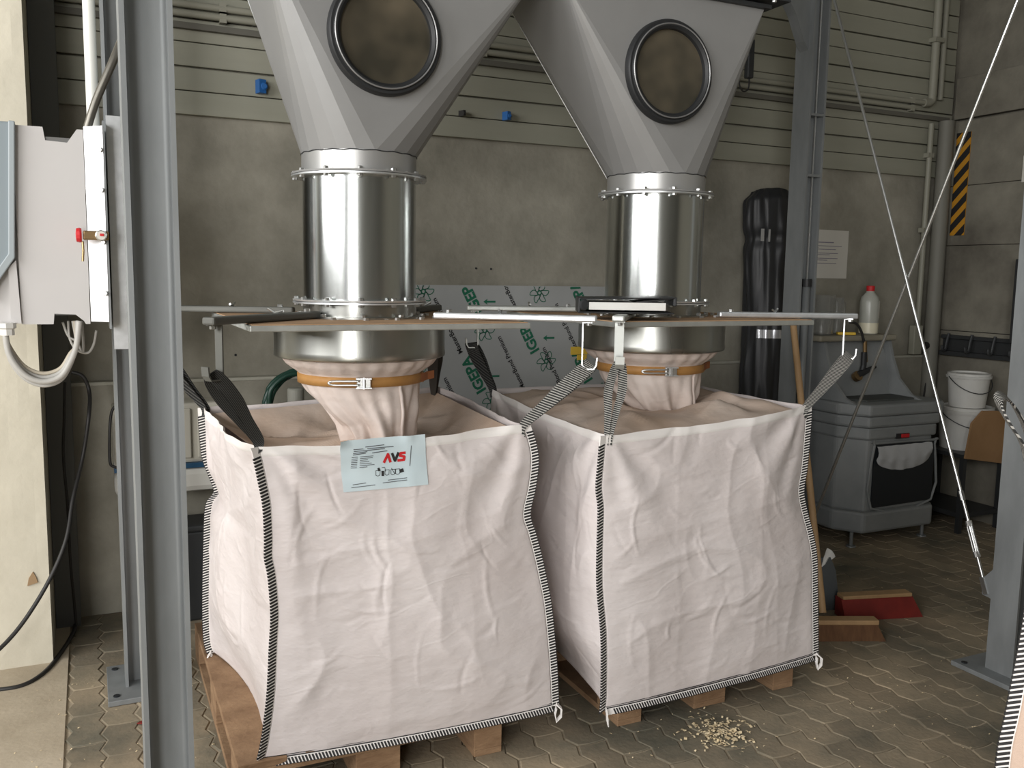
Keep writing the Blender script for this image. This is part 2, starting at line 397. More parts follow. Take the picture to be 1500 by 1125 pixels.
# painted pillar at the left
def pil(u, v, j): return 0
o = MB().grid(lambda a, b: Vector((-.93+.74*a, 3.96+.004*noise.noise((a*9, b*30, 1)), 5*b)), 20, 120)
o.box((-.93, 3.965, 0), (-.192, WY, 5))
o = o.build('wall_pillar', M_PILLAR, recalc=False); PILLAR = tag(o, 'pale painted concrete pillar at left', kind='structure')
pc = atY(47, 850, 3.954); MB().extrude([pc+Vector((x, 0, zz)) for x, zz in ((-.018, -.022), (.02, -.012), (.014, .012), (.004, .034), (-.012, .008))], (0, .012, 0)).build('paint_chip', mat('chip', (.33, .22, .12), .9), PILLAR)
# dark steel post in the corner behind the pillar
pp = [(-.19, 4.34), (-.09, 4.34), (-.09, 4.352), (-.134, 4.352), (-.134, 4.428), (-.09, 4.428), (-.09, 4.44), (-.19, 4.44), (-.19, 4.428), (-.146, 4.428), (-.146, 4.352), (-.19, 4.352)]
o = MB().prism(pp, 0, 5).build('steel_post', mat('post_grey', (.13, .135, .13), .6)); tag(o, 'dark steel post in the corner behind the pale pillar', 'post')

# ================================================================== STEEL SUPPORT FRAME
FR = thing('steel_support_frame', (1.74, 2.98, 0), 'grey galvanised steel support frame of upright beams with crossed tie rods', 'steel frame')
def column(x0, x1, y0, y1, z0, z1):
    tf, tw, rr = .011, .010, .012; ym = (y0+y1)/2; P = []
    def arc(cx, cy, a0, a1): return [(cx+rr*math.cos(R(a0+(a1-a0)*k/4)), cy+rr*math.sin(R(a0+(a1-a0)*k/4))) for k in range(5)]
    P += [(x0, y0), (x0+tf, y0)] + arc(x0+tf+rr, ym-tw/2-rr, 180, 90) + arc(x1-tf-rr, ym-tw/2-rr, 90, 0) + [(x1-tf, y0), (x1, y0), (x1, y1), (x1-tf, y1)]
    P += arc(x1-tf-rr, ym+tw/2+rr, 0, -90) + arc(x0+tf+rr, ym+tw/2+rr, 270, 180) + [(x0+tf, y1), (x0, y1)]
    return MB().prism(P, z0, z1).build('column', M_GALV, FR, smooth=R(25))
XA, XB, XC, XD = .077, .184, 3.298, 3.405
Y0, Y1, Y2, Y3 = 2.25, 2.37, 3.56, 3.68
for xa, xb in ((XA-.0, XB), (XC, XD)):
    for ya, yb in ((Y0-.12 if xa < 1 else Y0, Y1-.12 if xa < 1 else Y1), (Y2, Y3)):
        c = column(xa-(.008 if ya > 3 and xa < 1 else 0), xb-(.008 if ya > 3 and xa < 1 else 0), ya, yb, .018, 3.6)
        cx, cy = (xa+xb)/2, (ya+yb)/2
        bp = MB().box((cx-.125, cy-.165, 0), (cx+.125, cy+.165, .02)).build('base_plate', M_GALV, FR, bevel=.002)
        for sx, sy in ((-1, -1), (1, -1), (-1, 1), (1, 1)):
            MB().lathe((cx+sx*.095, cy+sy*.125, .02), [(.012, 0), (.012, .004)], 10).build('bolt_hole', M_DARK, bp)
# head beams (above the view)
MB().box((XA, Y0-.12, 3.6), (XD, Y1-.12, 3.72)).build('beam', M_GALV, FR)
MB().box((XA, Y2, 3.6), (XD, Y3, 3.72)).build('beam', M_GALV, FR)
MB().box((XA, Y1-.12, 3.6), (XB, Y2, 3.72)).build('beam', M_GALV, FR)
MB().box((XC, Y1, 3.6), (XD, Y2, 3.72)).build('beam', M_GALV, FR)
# side beam with haunch carrying the bin at the back right column
MB().box((.2, Y2+.02, 3.02), (XC, Y3-.02, 3.12)).build('bin_beam', M_GALV, FR)
MB().extrude([(XC, Y2+.03, 2.74), (XC, Y2+.03, 3.02), (XC-.2, Y2+.03, 3.02), (XC-.15, Y2+.03, 2.98), (XC-.09, Y2+.03, 2.90), (XC-.03, Y2+.03, 2.78)], (0, .06, 0)).build('haunch', M_GALV, FR)
for zz in (2.42, 2.12): MB().box((XC+.012, Y2-.001, zz), (XD-.012, Y2+.05, zz+.012)).build('stiffener', M_GALV, FR)
# rods with turnbuckles between back and front columns on the right
ir = MB().tube([(XC+.058, Y2+.018, 1.60), (XC+.058, Y2+.018, 3.59)], .0055, 8).build('inner_rod', M_BOLT, FR)
MB().tube([(XC+.058, Y2+.018, 1.565), (XC+.058, Y2+.018, 1.605)], .026, 14).build('end_cap', M_RUB, ir)
MB().tube([(XC+.058, Y2+.018, .05), (XC+.058, Y2+.018, 1.57)], .020, 14).build('guide_tube', M_GALV, ir, smooth=True)
def rod(a, b, r=.0075):
    a, b = Vector(a), Vector(b); m = MB().tube([a, b], r, 10).build('tie_rod', M_BOLT, FR, smooth=R(40)); return m
gus = MB().extrude([(XC+.05, Y1, .29), (XC+.05, Y1+.075, .30), (XC+.05, Y1+.085, .36), (XC+.05, Y1+.02, .44), (XC+.05, Y1, .44)], (.012, 0, 0)).build('gusset', M_GALV, FR)
ra = Vector((XC+.055, 3.58, 3.19)); rb = Vector((XC+.055, 2.44, .34))
r1 = rod(ra, rb)
d = (ra-rb).normalized()
tb0, tb1 = rb+d*.13, rb+d*.26
sx = Vector((1, 0, 0)); sy = d.cross(sx).normalized()
m = MB()
for s in (-1, 1): m.tube([tb0+sy*s*.011, tb1+sy*s*.011], .0045, 8)
m.tube([tb0-d*.012, tb0+d*.012], .014, 10).tube([tb1-d*.012, tb1+d*.012], .014, 10)
m.build('turnbuckle', M_BOLT, r1)
MB().tube([rb+d*.36, rb+d*.40], .0105, 8).build('lock_nut', M_BOLT, r1)
MB().obox(rb, .022, .02, .07, ax=Matrix((sx, sy, d)).transposed()).build('clevis', M_BOLT, r1)
rod((XC+.075, 2.30, 3.26), (XC+.075, 3.585, .03))

# ================================================================== BIN AND TWO BAGGING HOPPERS
BN = thing('bin_body', (1.42, 3.0, 2.64), 'grey sheet metal bin above both hoppers, mostly out of view', 'bin')
MB().box((.44, 2.76, 2.64), (2.40, 3.24, 3.55)).build('bin_shell', M_HOP, BN)
MB().box((.42, 2.74, 2.632), (2.42, 3.26, 2.646)).build('bin_flange', M_DSTEEL, BN)
for k in range(10): bolt((.55+k*.2, 2.75, 2.632), (0, 0, -1), BN)
def hopper(xc, x0, x1, wx, wz, label, arms, labx):
    yc = 3.0; r = .19
    T = thing('bagging_hopper', (xc, yc, 1.22), label, 'hopper')
    # square to round transition with five folded facets in each corner
    m = MB(); zb, zt = 1.985, 2.61; y0, y1 = 2.80, 3.22
    C = [(xc+r*math.cos(R(18*k)), yc+r*math.sin(R(18*k)), zb) for k in range(20)]
    K = [(x1, y1, zt), (x0, y1, zt), (x0, y0, zt), (x1, y0, zt)]
    m.v = C+K; m.f = []
    for q in range(4):
        for k in range(5): m.f.append((q*5+k, (q*5+k+1) % 20, 20+q))
        m.f.append((q*5, 20+q, 20+(q+3) % 4))
    m.build('cone', M_HOP, T)
    sd = MB()
    sd.tube([Vector(C[8])+Vector((-.002, 0, 0)), Vector(K[1])+Vector((-.002, 0, 0))], .0022, 6); sd.build('weld_seam', M_GALVL, T)
    MB().box((x0-.02, y0-.02, zt), (x1+.02, y1+.02, zt+.014)).build('top_flange', M_DSTEEL, T)
    MB().lathe((xc, yc, 0), [(r, 1.925), (r, 1.988)], 64, caps=False).build('collar', mat('collar_paint', (.42, .42, .41), .36, .55), T, smooth=True)
    MB().tube([(xc+(r+.001)*math.cos(R(a)), yc+(r+.001)*math.sin(R(a)), 1.986+.0015*math.sin(a*.31)) for a in range(0, 360, 6)], .0018, 6, closed=True).build('weld_bead', M_DSTEEL, T)
    def flange(z, m1, m2):
        a = MB().lathe((xc, yc, 0), [(r, z+.0005), (r+.033, z+.0005), (r+.034, z+.006), (r, z+.006)], 64, caps=False).build('flange', m1, T, smooth=R(30))
        b = MB().lathe((xc, yc, 0), [(r, z-.007), (r+.034, z-.007), (r+.034, z-.0015), (r, z-.0015)], 64, caps=False).build('flange', m2, T, smooth=R(30))
        for k in range(12):
            an = R(15+30*k); p = (xc+(r+.021)*math.cos(an), yc+(r+.021)*math.sin(an))
            bolt((*p, z+.006), (0, 0, 1), a); bolt((*p, z-.007), (0, 0, -1), b, .95)
    flange(1.918, M_HOP, M_GALVL); flange(1.506, M_GALVL, M_GALVL)
    MB().lathe((xc, yc, 0), [(r-.002, 1.5), (r-.002, 1.92)], 96, caps=False).build('pipe', M_PIPE, T, smooth=True)
    MB().lathe((xc, yc, 0), [(r+.03, 1.452), (r+.03, 1.458), (r, 1.459), (r, 1.50)], 64, caps=False).build('stub', M_DRUM, T, smooth=R(30))
    pl = MB().box((xc-.435, yc-.435, 1.432), (xc+.435, yc+.435, 1.450)).build('plate', M_ARM, T, bevel=.003)
    MB().box((xc-.428, yc-.428, 1.450), (xc+.428, yc+.428, 1.4525)).build('dust_board', M_BOARD, pl)
    for k in range(16):
        an = R(11+22.5*k); bolt((xc+.262*math.cos(an), yc+.262*math.sin(an), 1.4525), (0, 0, 1), pl)
    for k in range(10):
        an = R(5+36*k); bolt((xc+.212*math.cos(an), yc+.212*math.sin(an), 1.459), (0, 0, 1), pl)
    MB().lathe((xc, yc, 0), [(.288, 1.432), (.288, 1.345), (.290, 1.330), (.288, 1.324), (.282, 1.321), (.20, 1.331)], 96, caps=False).build('drum', M_DRUM, T, smooth=R(35))
    MB().lathe((xc, yc, 0), [(.196, 1.335), (.192, 1.22)], 48, caps=False).build('spout_ring', M_DRUM, T, smooth=True)
    # round inspection window
    X = Matrix.Rotation(R(90), 3, 'X')
    wn = MB().lathe((wx, 2.803, wz), [(.147, .0), (.147, .026), (.156, .034), (.165, .034), (.168, .026), (.176, .026), (.181, .020), (.182, 0)], 72, caps=False, ax=X).build('window_rim', M_RUB, T, smooth=R(40))
    MB().lathe((wx, 2.803, wz), [(.160, .0335), (.1615, .0365), (.164, .0365), (.1655, .0335)], 72, caps=False, ax=X).build('rim_wire', mat('rim_wire', (.30, .30, .30), .4, .6), wn, smooth=True)
    MB().lathe((wx, 2.803, wz), [(.150, .004), (.150, .010)], 64, ax=X).build('pane', M_PANE, wn)
    # swinging arms with hooks
    for (sx_, sy_), (ex, ey), hd, mm in arms:
        a = Vector((sx_, sy_, 1.466)); b = Vector((ex, ey, 1.466)); d = (b-a).normalized(); n = Vector((-d.y, d.x, 0)); w = .021
        L = (b-a).length; prof = [(-w, -.010), (w, -.010), (w, .010), (-w, .010)]
        pts = []
        for s_, tt in ((-1, 0), (1, 0), (1, L), (-1, L)): pts.append(a+n*(w*s_)+d*tt-Vector((0, 0, .012)))
        arm = MB().extrude(pts, (0, 0, .022)).build('arm', mm, T, bevel=.006)
        bolt(a+d*.05+Vector((0, 0, .010)), (0, 0, 1), arm, 1.1)
        wb = a+d*min(L*.45, .22)+Vector((0, 0, .012)); MB().tube([wb-n*.025+Vector((0, 0, .012)), wb, wb+n*.03+Vector((0, 0, .006))], .004, 6).build('wing_bolt', M_BOLT, arm)
        # hook: strap hanging from the arm end with upturned lip
        h0 = b-d*.045; hv = Vector(hd).normalized(); wv = Vector((0, 0, 1)).cross(hv)*.030
        hp = [h0+hv*.03+Vector((0, 0, -.012)), h0+Vector((0, 0, -.012)), h0+Vector((0, 0, -.03)), h0+Vector((0, 0, -.150)), h0+hv*.012+Vector((0, 0, -.163)), h0+hv*.038+Vector((0, 0, -.163)), h0+hv*.046+Vector((0, 0, -.150)), h0+hv*.048+Vector((0, 0, -.125))]
        MB().ribbon(hp, wv, .0045).build('hook', mm, arm)
        bolt(h0+hv*.02+Vector((0, 0, -.015)), (0, 0, -1), arm, 1)
        HOOKS.append(h0+hv*.022+Vector((0, 0, -.155)))
    return T
HOOKS = []
M_ARMD = mat('zinc_bar_dull', (.13, .132, .118), .6, .2)
XL, XR = .835, 2.02
hopper(XL, .48, 1.40, .862, 2.333, 'left grey bagging hopper with round window, above the bag bearing a blue label', [
    ((.66, 2.90), (.285, 2.535), (-1, -.6, 0), M_ARMD), ((1.03, 2.80), (1.475, 2.50), (.88, -.48, 0), M_GALVL), ((.66, 3.24), (.20, 3.46), (-1, .2, 0), M_ARMD), ((1.10, 3.22), (1.30, 3.50), (.6, 1, 0), M_ARMD)], 0)
hopper(XR, 1.48, 2.345, 1.922, 2.336, 'right grey bagging hopper with round window, a black binder lying on its plate', [
    ((1.82, 2.84), (1.555, 2.50), (-.5, -1, 0), M_ARM), ((2.16, 2.76), (2.66, 2.56), (.69, -.72, 0), M_GALVL), ((1.84, 3.26), (1.40, 3.42), (-1, .3, 0), M_ARM), ((2.26, 3.22), (2.50, 3.46), (.7, 1, 0), M_ARM)], 0)

# ================================================================== BULK BAGS
def wr(u, v, seed):
    # cloth relief in metres: soft rolls, slanting folds and sharp creases
    a = noise.noise((u*1.9, v*1.7, seed))*.022
    b = noise.noise((u*4.2+v*1.5, v*2.6-u*1.0, seed+3.1))*.008
    rg = 1-abs(noise.noise((u*1.6-v*1.3, v*3.4+u*.9, seed+7.7)))*3.2
    c = max(0, rg)**2*.006
    rg2 = 1-abs(noise.noise((u*4.0+v*.8, v*1.5-u*1.9, seed+12.3)))*3.6
    e = max(0, rg2)**2*.0035
    f = noise.noise((u*9, v*11, seed+5))*.0012
    return a+b+c+e+f
def panel(cA, cB, out, bulge, seed, nu=110, nv=120, tuck=0):
    A = resample(cA, nv); B = resample(cB, nv); out = Vector(out)
    rnd = random.Random(int(seed*100)); CR = []
    for k in range(58):
        t = rnd.choice((rnd.uniform(-.35, .35), rnd.uniform(.9, 2.2), rnd.uniform(-.6, .6)))
        CR.append((rnd.uniform(.05, .95), rnd.uniform(.03, .95), math.cos(t), math.sin(t), rnd.uniform(.03, .14), rnd.uniform(.006, .012), rnd.choice((1, 1, -1))*rnd.uniform(.001, .0036)))
    # packing folds left from the flat bag, and two long drag folds
    LN = [(.33+rnd.uniform(-.04, .04), rnd.uniform(-.16, -.05), 'h', .0045), (.70+rnd.uniform(-.05, .05), rnd.uniform(-.06, .06), 'h', .003), (.36+rnd.uniform(-.05, .05), rnd.uniform(-.05, .05), 'v', .003), (.74+rnd.uniform(-.05, .05), rnd.uniform(-.06, .06), 'v', .003)]
    def fn(u, v):
        j = round(v*(nv-1)); P = A[j].lerp(B[j], u); e = min(1, min(u, 1-u)*9)
        e = e*e*(3-2*e); ev = .35+.65*min(1, (1-v)*7)*1
        prof = .25+.75*math.sin(PI*min(1, v*.92+.04))**.8
        w = wr(u*1.05, v*1.05, seed)
        for cu, cv, cx_, sx_, ln, wd, am in CR:
            du, dv = u-cu, v-cv; al = du*cx_+dv*sx_
            if abs(al) < ln:
                pe = (-du*sx_+dv*cx_)+.25*al*al/ln
                if abs(pe) < wd*3: w += am*math.exp(-(pe/wd)**2)*(1-(al/ln)**2)
        for c0, sl, ty, am in LN:
            d_ = (v-c0-sl*(u-.5)) if ty == 'h' else (u-c0-sl*(v-.5))
            w += am*math.exp(-abs(d_)/.035)*(.35+.65*abs(noise.noise((u*3, v*3, seed+c0*9))))*1.6
        h = bulge*(4*u*(1-u))**.75*prof + w*e*ev
        if tuck: h -= tuck*math.sin(PI*u)**.8*sm(.72, 1, v)
        # tension folds running in from the upper corners
        for cu in (0, 1):
            du, dv = abs(u-cu), v+.02; rr = math.hypot(du, dv); an = math.atan2(dv, du)
            h += .008*math.sin(an*9+cu*1.7+seed)*math.exp(-((rr-.22)/.16)**2)*e
        P = P+out*h
        P.z += -.012*math.sin(PI*u)*(1-v)**3 + .004*noise.noise((u*9, 0, seed))*(1-v)**6
        return P
    return fn, nu, nv
def seam(curve, dirv, T, label=None, flip=1, gap=.0102, wid=.025):
    C = resample(curve, 140); d = Vector(dirv).normalized()
    s = MB().ribbon([p+d*wid*.5 for p in C], d*wid, .0035).build('seam_tape', M_STITCHW, T)
    nrm = []
    st = MB(); L = 0; nextp = .03; k = 0
    for i in range(1, len(C)):
        seg = C[i]-C[i-1]; t = seg.normalized()
        while L+seg.length > nextp:
            p = C[i-1]+t*(nextp-L); nextp += gap; k += 1
            n = t.cross(d).normalized(); a = p+d*.003; b = p+d*(wid+.002)+t*.006*flip; w = t*.0060
            st.add([a-w/2-n*.0026, a+w/2-n*.0026, b+w/2-n*.0026, b-w/2-n*.0026, a-w/2+n*.0026, a+w/2+n*.0026, b+w/2+n*.0026, b-w/2+n*.0026], [(3,2,1,0),(4,5,6,7),(0,1,5,4),(1,2,6,5),(2,3,7,6),(3,0,4,7)])
        L += seg.length
    o = st.build('stitching', M_PRINT, s); tag(o, kind='stuff')
    MB().tube([p-d*.001+Vector((0, 0, 0)) for p in C], .0022, 6).tube([p-d*.007 for p in C], .0013, 6).build('stitch_cord', M_PRINT, s)
    return s
def loop(T, base, hook, spread, matl, wid=.045, belly=.0, wdir=None, hang=True):
    # webbing sling from the bag corner over the hook and back down
    base, hook = Vector(base), Vector(hook); sp = Vector(spread)
    n = 14; up = (hook-base)
    side = up.cross(Vector(wdir) if wdir else sp).normalized()
    pts = []
    r = .011; z_ = Vector((0, 0, 1)); sn = sp.normalized()
    path = [base-sn*.006-z_*.035, base-sn*.007, base.lerp(hook, .33)-sp*(.16+belly*.6), base.lerp(hook, .62)-sp*(.26+belly), hook-sn*r*1.5-up.normalized()*.03, hook-sn*r*.5+up.normalized()*r*.6, hook+sn*r*.5+up.normalized()*r*.6, hook+sn*r*1.5-up.normalized()*.03, base.lerp(hook, .62)+sp*(.26+belly), base.lerp(hook, .33)+sp*(.16+belly*.6), base+sn*.007, base+sn*.006-z_*.035]
    path = smoothpath(path, 6)
    n_ = len(path)-1; w = [Vector(wdir).normalized()*wid*(.35+.65*min(1, 3.6*min(i_/n_, 1-i_/n_))) for i_ in range(n_+1)]
    o = MB().ribbon(path, w, .005).build('lifting_loop', matl, T, smooth=False)
    return o
FRONTV = {}
def bag(label, FL, FRc, BR, BL, seeds, bul, spout, group=None, bagmat=None, sheet=None, faces='FLRB'):
    cx = sum(c[0][0] for c in (FL, FRc, BR, BL))/4; cy = sum(c[0][1] for c in (FL, FRc, BR, BL))/4
    T = thing('bulk_bag', (cx, cy, .15), label, 'bulk bag', group)
    bm_ = bagmat or M_BAG
    for nm, A, B, out, bl, sd, hi in (('front_panel', FL, FRc, (0, -1, 0), bul[0], seeds[0], 1), ('side_panel', BL, FL, (-1, 0, 0), bul[1], seeds[1], 1), ('side_panel', FRc, BR, (1, 0, 0), bul[2], seeds[2], 0), ('back_panel', BR, BL, (0, 1, 0), bul[3], seeds[3], 0)):
        fn, nu, nv = panel(A, B, out, bl, sd, 165 if hi else 40, 165 if hi else 60, .07 if nm == 'side_panel' and hi else 0)
        mb_ = MB().grid(fn, nu, nv)
        if hi and spout:
            ov = Vector(out)*.0035
            hm = MB().grid(lambda a_, b_: fn(a_, b_*.030 if b_ > 0 else 0)+ov*(1 if b_ < .99 else .2)+Vector((0, 0, .002 if b_ == 0 else 0)), 90, 6).build('rim_hem', M_STITCHW, T, smooth=True, recalc=False)
        if nm == 'front_panel': FRONTV[label] = mb_.v
        o = mb_.build(nm, bm_, T, smooth=True, recalc=False)
        md = o.modifiers.new('thick', 'SOLIDIFY'); md.thickness = .0025; md.offset = 0
    # base sheet
    bt = [Vector(c[-1])+Vector((0, 0, .004)) for c in (FL, FRc, BR, BL)]; bc_ = (bt[0]+bt[1]+bt[2]+bt[3])/4; bt = [p.lerp(bc_, .18) for p in bt]
    MB().add(bt, [(0, 1, 2, 3)]).build('base_sheet', bm_, T)
    if spout:
        (sx, sy, zs, rs), (ax, ay), sag, rise, sd = spout
        rim = []
        cs = [Vector(c[0]) for c in (FL, FRc, BR, BL)]
        NN = 36
        for q in range(4):
            a, b = cs[q], cs[(q+1) % 4]
            for k in range(NN): rim.append(a.lerp(b, k/NN))
        n = len(rim); ctr = Vector((sx, sy, zs))
        ang0 = [math.atan2(p.y-sy, p.x-sx) for p in rim]
        def fn(u, v):
            i = int(round(u*n)) % n; p = rim[i]; a = ang0[i]
            p2 = p+(ctr-p).normalized()*.012+Vector((0, 0, -.022))
            q = Vector((sx+rs*math.cos(a), sy+rs*math.sin(a), zs))
            P = p2.lerp(q, v)
            f = math.sin(PI*v)
            P.z += -sag*f*(1-v*.4)+rise*f+ f*(.022*noise.noise((p2.x*3+P.x*3, P.y*6, sd))+.012*math.sin(a*7+sd)*f+.016*max(0, 1-2.2*abs(noise.noise((P.x*4, P.y*5, sd+4))))**3)
            return P
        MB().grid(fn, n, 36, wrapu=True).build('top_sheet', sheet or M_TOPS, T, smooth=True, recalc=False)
        # filling spout pulled over the ring of the hopper
        prof = [(0, .262, 1.318), (.10, .245, 1.295), (.2, .210, 1.268), (.28, .203, 1.250), (.36, .204, 1.235), (.5, .190, 1.20), (.68, .158, 1.15), (.84, .122, 1.10), (1, rs+.004, zs-.012)]
        def fs(u, v):
            for a, b in zip(prof, prof[1:]):
                if v <= b[0]+1e-9:
                    t = (v-a[0])/(b[0]-a[0]); r_, z_ = a[1]+(b[1]-a[1])*t, a[2]+(b[2]-a[2])*t; break
            an = 2*PI*u; k = sm(.3, 1, v)
            fold = k*(.016*math.sin(an*5+sd+v*2)+.012*math.sin(an*9-v*5+sd*2)+.022*noise.noise((math.cos(an)*2, math.sin(an)*2, v*3+sd)))
            fold += .003*math.sin(an*22+sd)*sm(.32, .45, v) + .004*math.sin(an*26)*(1-sm(.1, .25, v))
            r2 = r_+fold
            x, y = ax+(sx-ax)*sm(.35, 1, v), ay+(sy-ay)*sm(.35, 1, v)
            return Vector((x+r2*math.cos(an), y+r2*math.sin(an), z_+.01*k*noise.noise((u*8, v*4, sd))))
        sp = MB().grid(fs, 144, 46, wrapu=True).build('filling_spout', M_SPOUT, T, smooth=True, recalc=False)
        sq = MB().tube([fs(.80+.02*math.sin(t*2), t)+Vector((0, -.003, 0)) for t in [x/20 for x in range(6, 21)]], .006, 6).build('spout_seam', M_SPOUT, sp, smooth=True)
    # hem along the top rim
    cs = [Vector(c[0]) for c in (FL, FRc, BR, BL)]
    return T
def V3(l, y): return [(x, y, z) for x, z in l]

# --- left bag
LFL = V3([(.425,1.096),(.432,1.072),(.448,.985),(.458,.919),(.461,.824),(.460,.764),(.469,.707),(.475,.592),(.469,.491),(.459,.338),(.440,.203),(.424,.135)], 2.62)
LFR = V3([(1.255,1.121),(1.279,1.052),(1.287,.995),(1.279,.913),(1.261,.823),(1.282,.756),(1.306,.674),(1.326,.594),(1.346,.501),(1.365,.352),(1.375,.253),(1.383,.136)], 2.58)
LBL = V3([(.370,1.098),(.376,.967),(.384,.897),(.416,.798),(.416,.769),(.388,.724),(.377,.57),(.370,.411),(.367,.29),(.369,.20),(.38,.150)], 3.45)
LBR = V3([(1.30,1.135),(1.32,.9),(1.30,.7),(1.36,.4),(1.36,.150)], 3.50)
T1 = bag('white bulk bag with a blue printed label, under the left hopper', LFL, LFR, LBR, LBL, (1.3, 4.2, 8.8, 2.1), (.045, .02, .05, .05), ((.868, 2.90, 1.055, .105), (XL, 3.0), .075, 0, 1.7))
seam(LFL, (-1, -.35, 0), T1); seam(LFR, (1, -.25, 0), T1, flip=-1); seam(LBL, (-1, .05, 0), T1)
def bottom_curve(A, B, dy, bulge): return [Vector(A[-1]).lerp(Vector(B[-1]), k/16)+Vector((0, -bulge*(4*(k/16)*(1-k/16))**.75*.42+dy, .004)) for k in range(17)]
seam(bottom_curve(LFL, LFR, -.004, .045), (0, -.45, -1), T1, wid=.020)
# --- right bag
RFL = V3([(1.507,1.086),(1.502,1.003),(1.497,.916),(1.507,.844),(1.507,.759),(1.508,.63),(1.514,.547),(1.532,.399),(1.538,.212),(1.535,.138)], 2.48)
RFR = V3([(2.401,1.135),(2.403,1.066),(2.397,.905),(2.387,.809),(2.41,.727),(2.443,.641),(2.47,.547),(2.484,.404),(2.5,.222),(2.506,.142)], 2.53)
RBL = V3([(1.52,1.125),(1.50,.9),(1.48,.7),(1.45,.45),(1.50,.25),(1.55,.150)], 3.42)
RBR = V3([(2.42,1.14),(2.45,.8),(2.47,.4),(2.48,.150)], 3.43)
T2 = bag('plain white bulk bag without a label, under the right hopper', RFL, RFR, RBR, RBL, (11.3, 6.6, 3.2, 5.1), (.04, .015, .04, .05), ((2.04, 2.93, 1.085, .085), (XR, 3.0), -.0, .03, 5.2))
seam(RFL, (-1, -.3, 0), T2); seam(RFR, (1, -.2, 0), T2, flip=-1)
seam(bottom_curve(RFL, RFR, -.004, .04), (0, -.45, -1), T2, wid=.020)
# knotted seam ends at the lower corners
for T, c, s in ((T1, LFR, 1), (T2, RFR, 1), (T2, RFL, -.2), (T1, LBL, -1)):
    p = Vector(c[-1])+Vector((.012*s, -.012, 0))
    MB().ribbon([p+Vector((.0, 0, .01)), p+Vector((.014*s, -.01, -.004)), p+Vector((.012*s, -.012, -.03)), p+Vector((-.006*s, -.012, -.045)), p+Vector((-.010*s, -.008, -.02)), p+Vector((.0, 0, -.002))], Vector((.004, .014, .004)), .004).build('seam_end', M_STITCHW, T)
# lifting loops
Lh = HOOKS
loop(T1, Vector(LFL[0])+Vector((.0, .0, .02)), Lh[0], (.045, -.025, 0), M_LOOPB, .040, .1, (.7, -.1, .5))
loop(T1, Vector(LFR[0])+Vector((.005, 0, .0)), Lh[1], (.03, .03, 0), M_LOOPW, .048, .25, (.6, -.4, -.69))
loop(T1, Vector(LBL[0]), Lh[2], (.03, .03, 0), M_LOOPB, .045, .1, (.6, -.4, .1))
loop(T1, Vector(LBR[0])+Vector((-.02, -.02, 0)), Lh[3], (.03, .03, 0), mat('webbing_brown', (.05, .042, .034), .8), .05, .25, (.7, -.5, 0))
loop(T2, Vector(RFL[0])+Vector((.012, .0, .0)), Lh[4], (.045, -.01, 0), M_LOOPW, .030, .25, (.75, -.45, .0))
loop(T2, Vector(RFR[0])+Vector((.0, 0, -.01)), Lh[5], (.02, .03, 0), M_LOOPW, .045, .0, (.39, -.48, -.5))
loop(T2, Vector(RBL[0]), Lh[6], (.03, .03, 0), M_LOOPB, .05, .1, (.6, -.4, .1))
loop(T2, Vector(RBR[0]), Lh[7], (.03, .03, 0), M_LOOPB, .045, .1, (.6, -.4, .1))

# printed label sewn to the left bag
_fv = FRONTV[T1['label']]
_tl, _tr, _br, _bl = Vector((.650, 0, 1.108)), Vector((.913, 0, 1.114)), Vector((.923, 0, .957)), Vector((.663, 0, .951))
def _ly(u, v):
    p = _tl.lerp(_tr, u).lerp(_bl.lerp(_br, u), v); c = [q for q in _fv if abs(q[0]-p.x) < .016 and abs(q[2]-p.z) < .016]
    y = min(q[1] for q in c) if c else 2.56
    return y
_LG = [[_ly(i/10, j/6) for i in range(11)] for j in range(7)]
_ym = sum(sum(r) for r in _LG)/77
def label_fn(u, v):
    # u left to right, v top to bottom; lies on the cloth of the front panel
    P = _tl.lerp(_tr, u).lerp(_bl.lerp(_br, u), v); x, y = min(9.999, max(0, u*10)), min(5.999, max(0, v*6)); i, j = int(x), int(y); fx, fy = x-i, y-j
    P.y = (_LG[j][i]*(1-fx)+_LG[j][i+1]*fx)*(1-fy)+(_LG[j+1][i]*(1-fx)+_LG[j+1][i+1]*fx)*fy-.0022-.0042*(1-sm(.12, .5, v))
    return P
LB = MB().grid(label_fn, 21, 13).build('label_sheet', M_LABEL, T1, smooth=R(30)); LB['label'] = 'pale blue printed label with red and black letters'
md = LB.modifiers.new('t', 'SOLIDIFY'); md.thickness = .0004; md.offset = 0; md.use_rim = False
def lp(u, v, d=.0012): p = label_fn(u, v); return p+Vector((0, -d, 0))
def lquad(m, u0, v0, u1, v1, sk=0):
    m.add([lp(u0, v0), lp(u1, v0), lp(u1, v1), lp(u0, v1)], [(0, 1, 2, 3)])
def stroke(m, pts, w):
    # pts in label coordinates with y down, aspect corrected
    A = .262/.157
    for (a, b) in zip(pts, pts[1:]):
        dx, dy = (b[0]-a[0])*A, b[1]-a[1]; l = math.hypot(dx, dy); nx, ny = -dy/l*w/2/A, dx/l*w/2; ex, ey = dx/l*w*.25/A, dy/l*w*.25
        m.add([lp(a[0]+nx-ex, a[1]+ny-ey), lp(b[0]+nx+ex, b[1]+ny+ey), lp(b[0]-nx+ex, b[1]-ny+ey), lp(a[0]-nx-ex, a[1]-ny-ey)], [(0, 1, 2, 3)])
def Lx(x, y):
    # crop pixels of the label (1500 wide view) to label coordinates
    v = (y-150)/760; u = (x-(60+90*v))/(1265-10*v); v2 = v+.09*u*(1-v)*.9; return (u, max(0.01, min(.99, v2)))
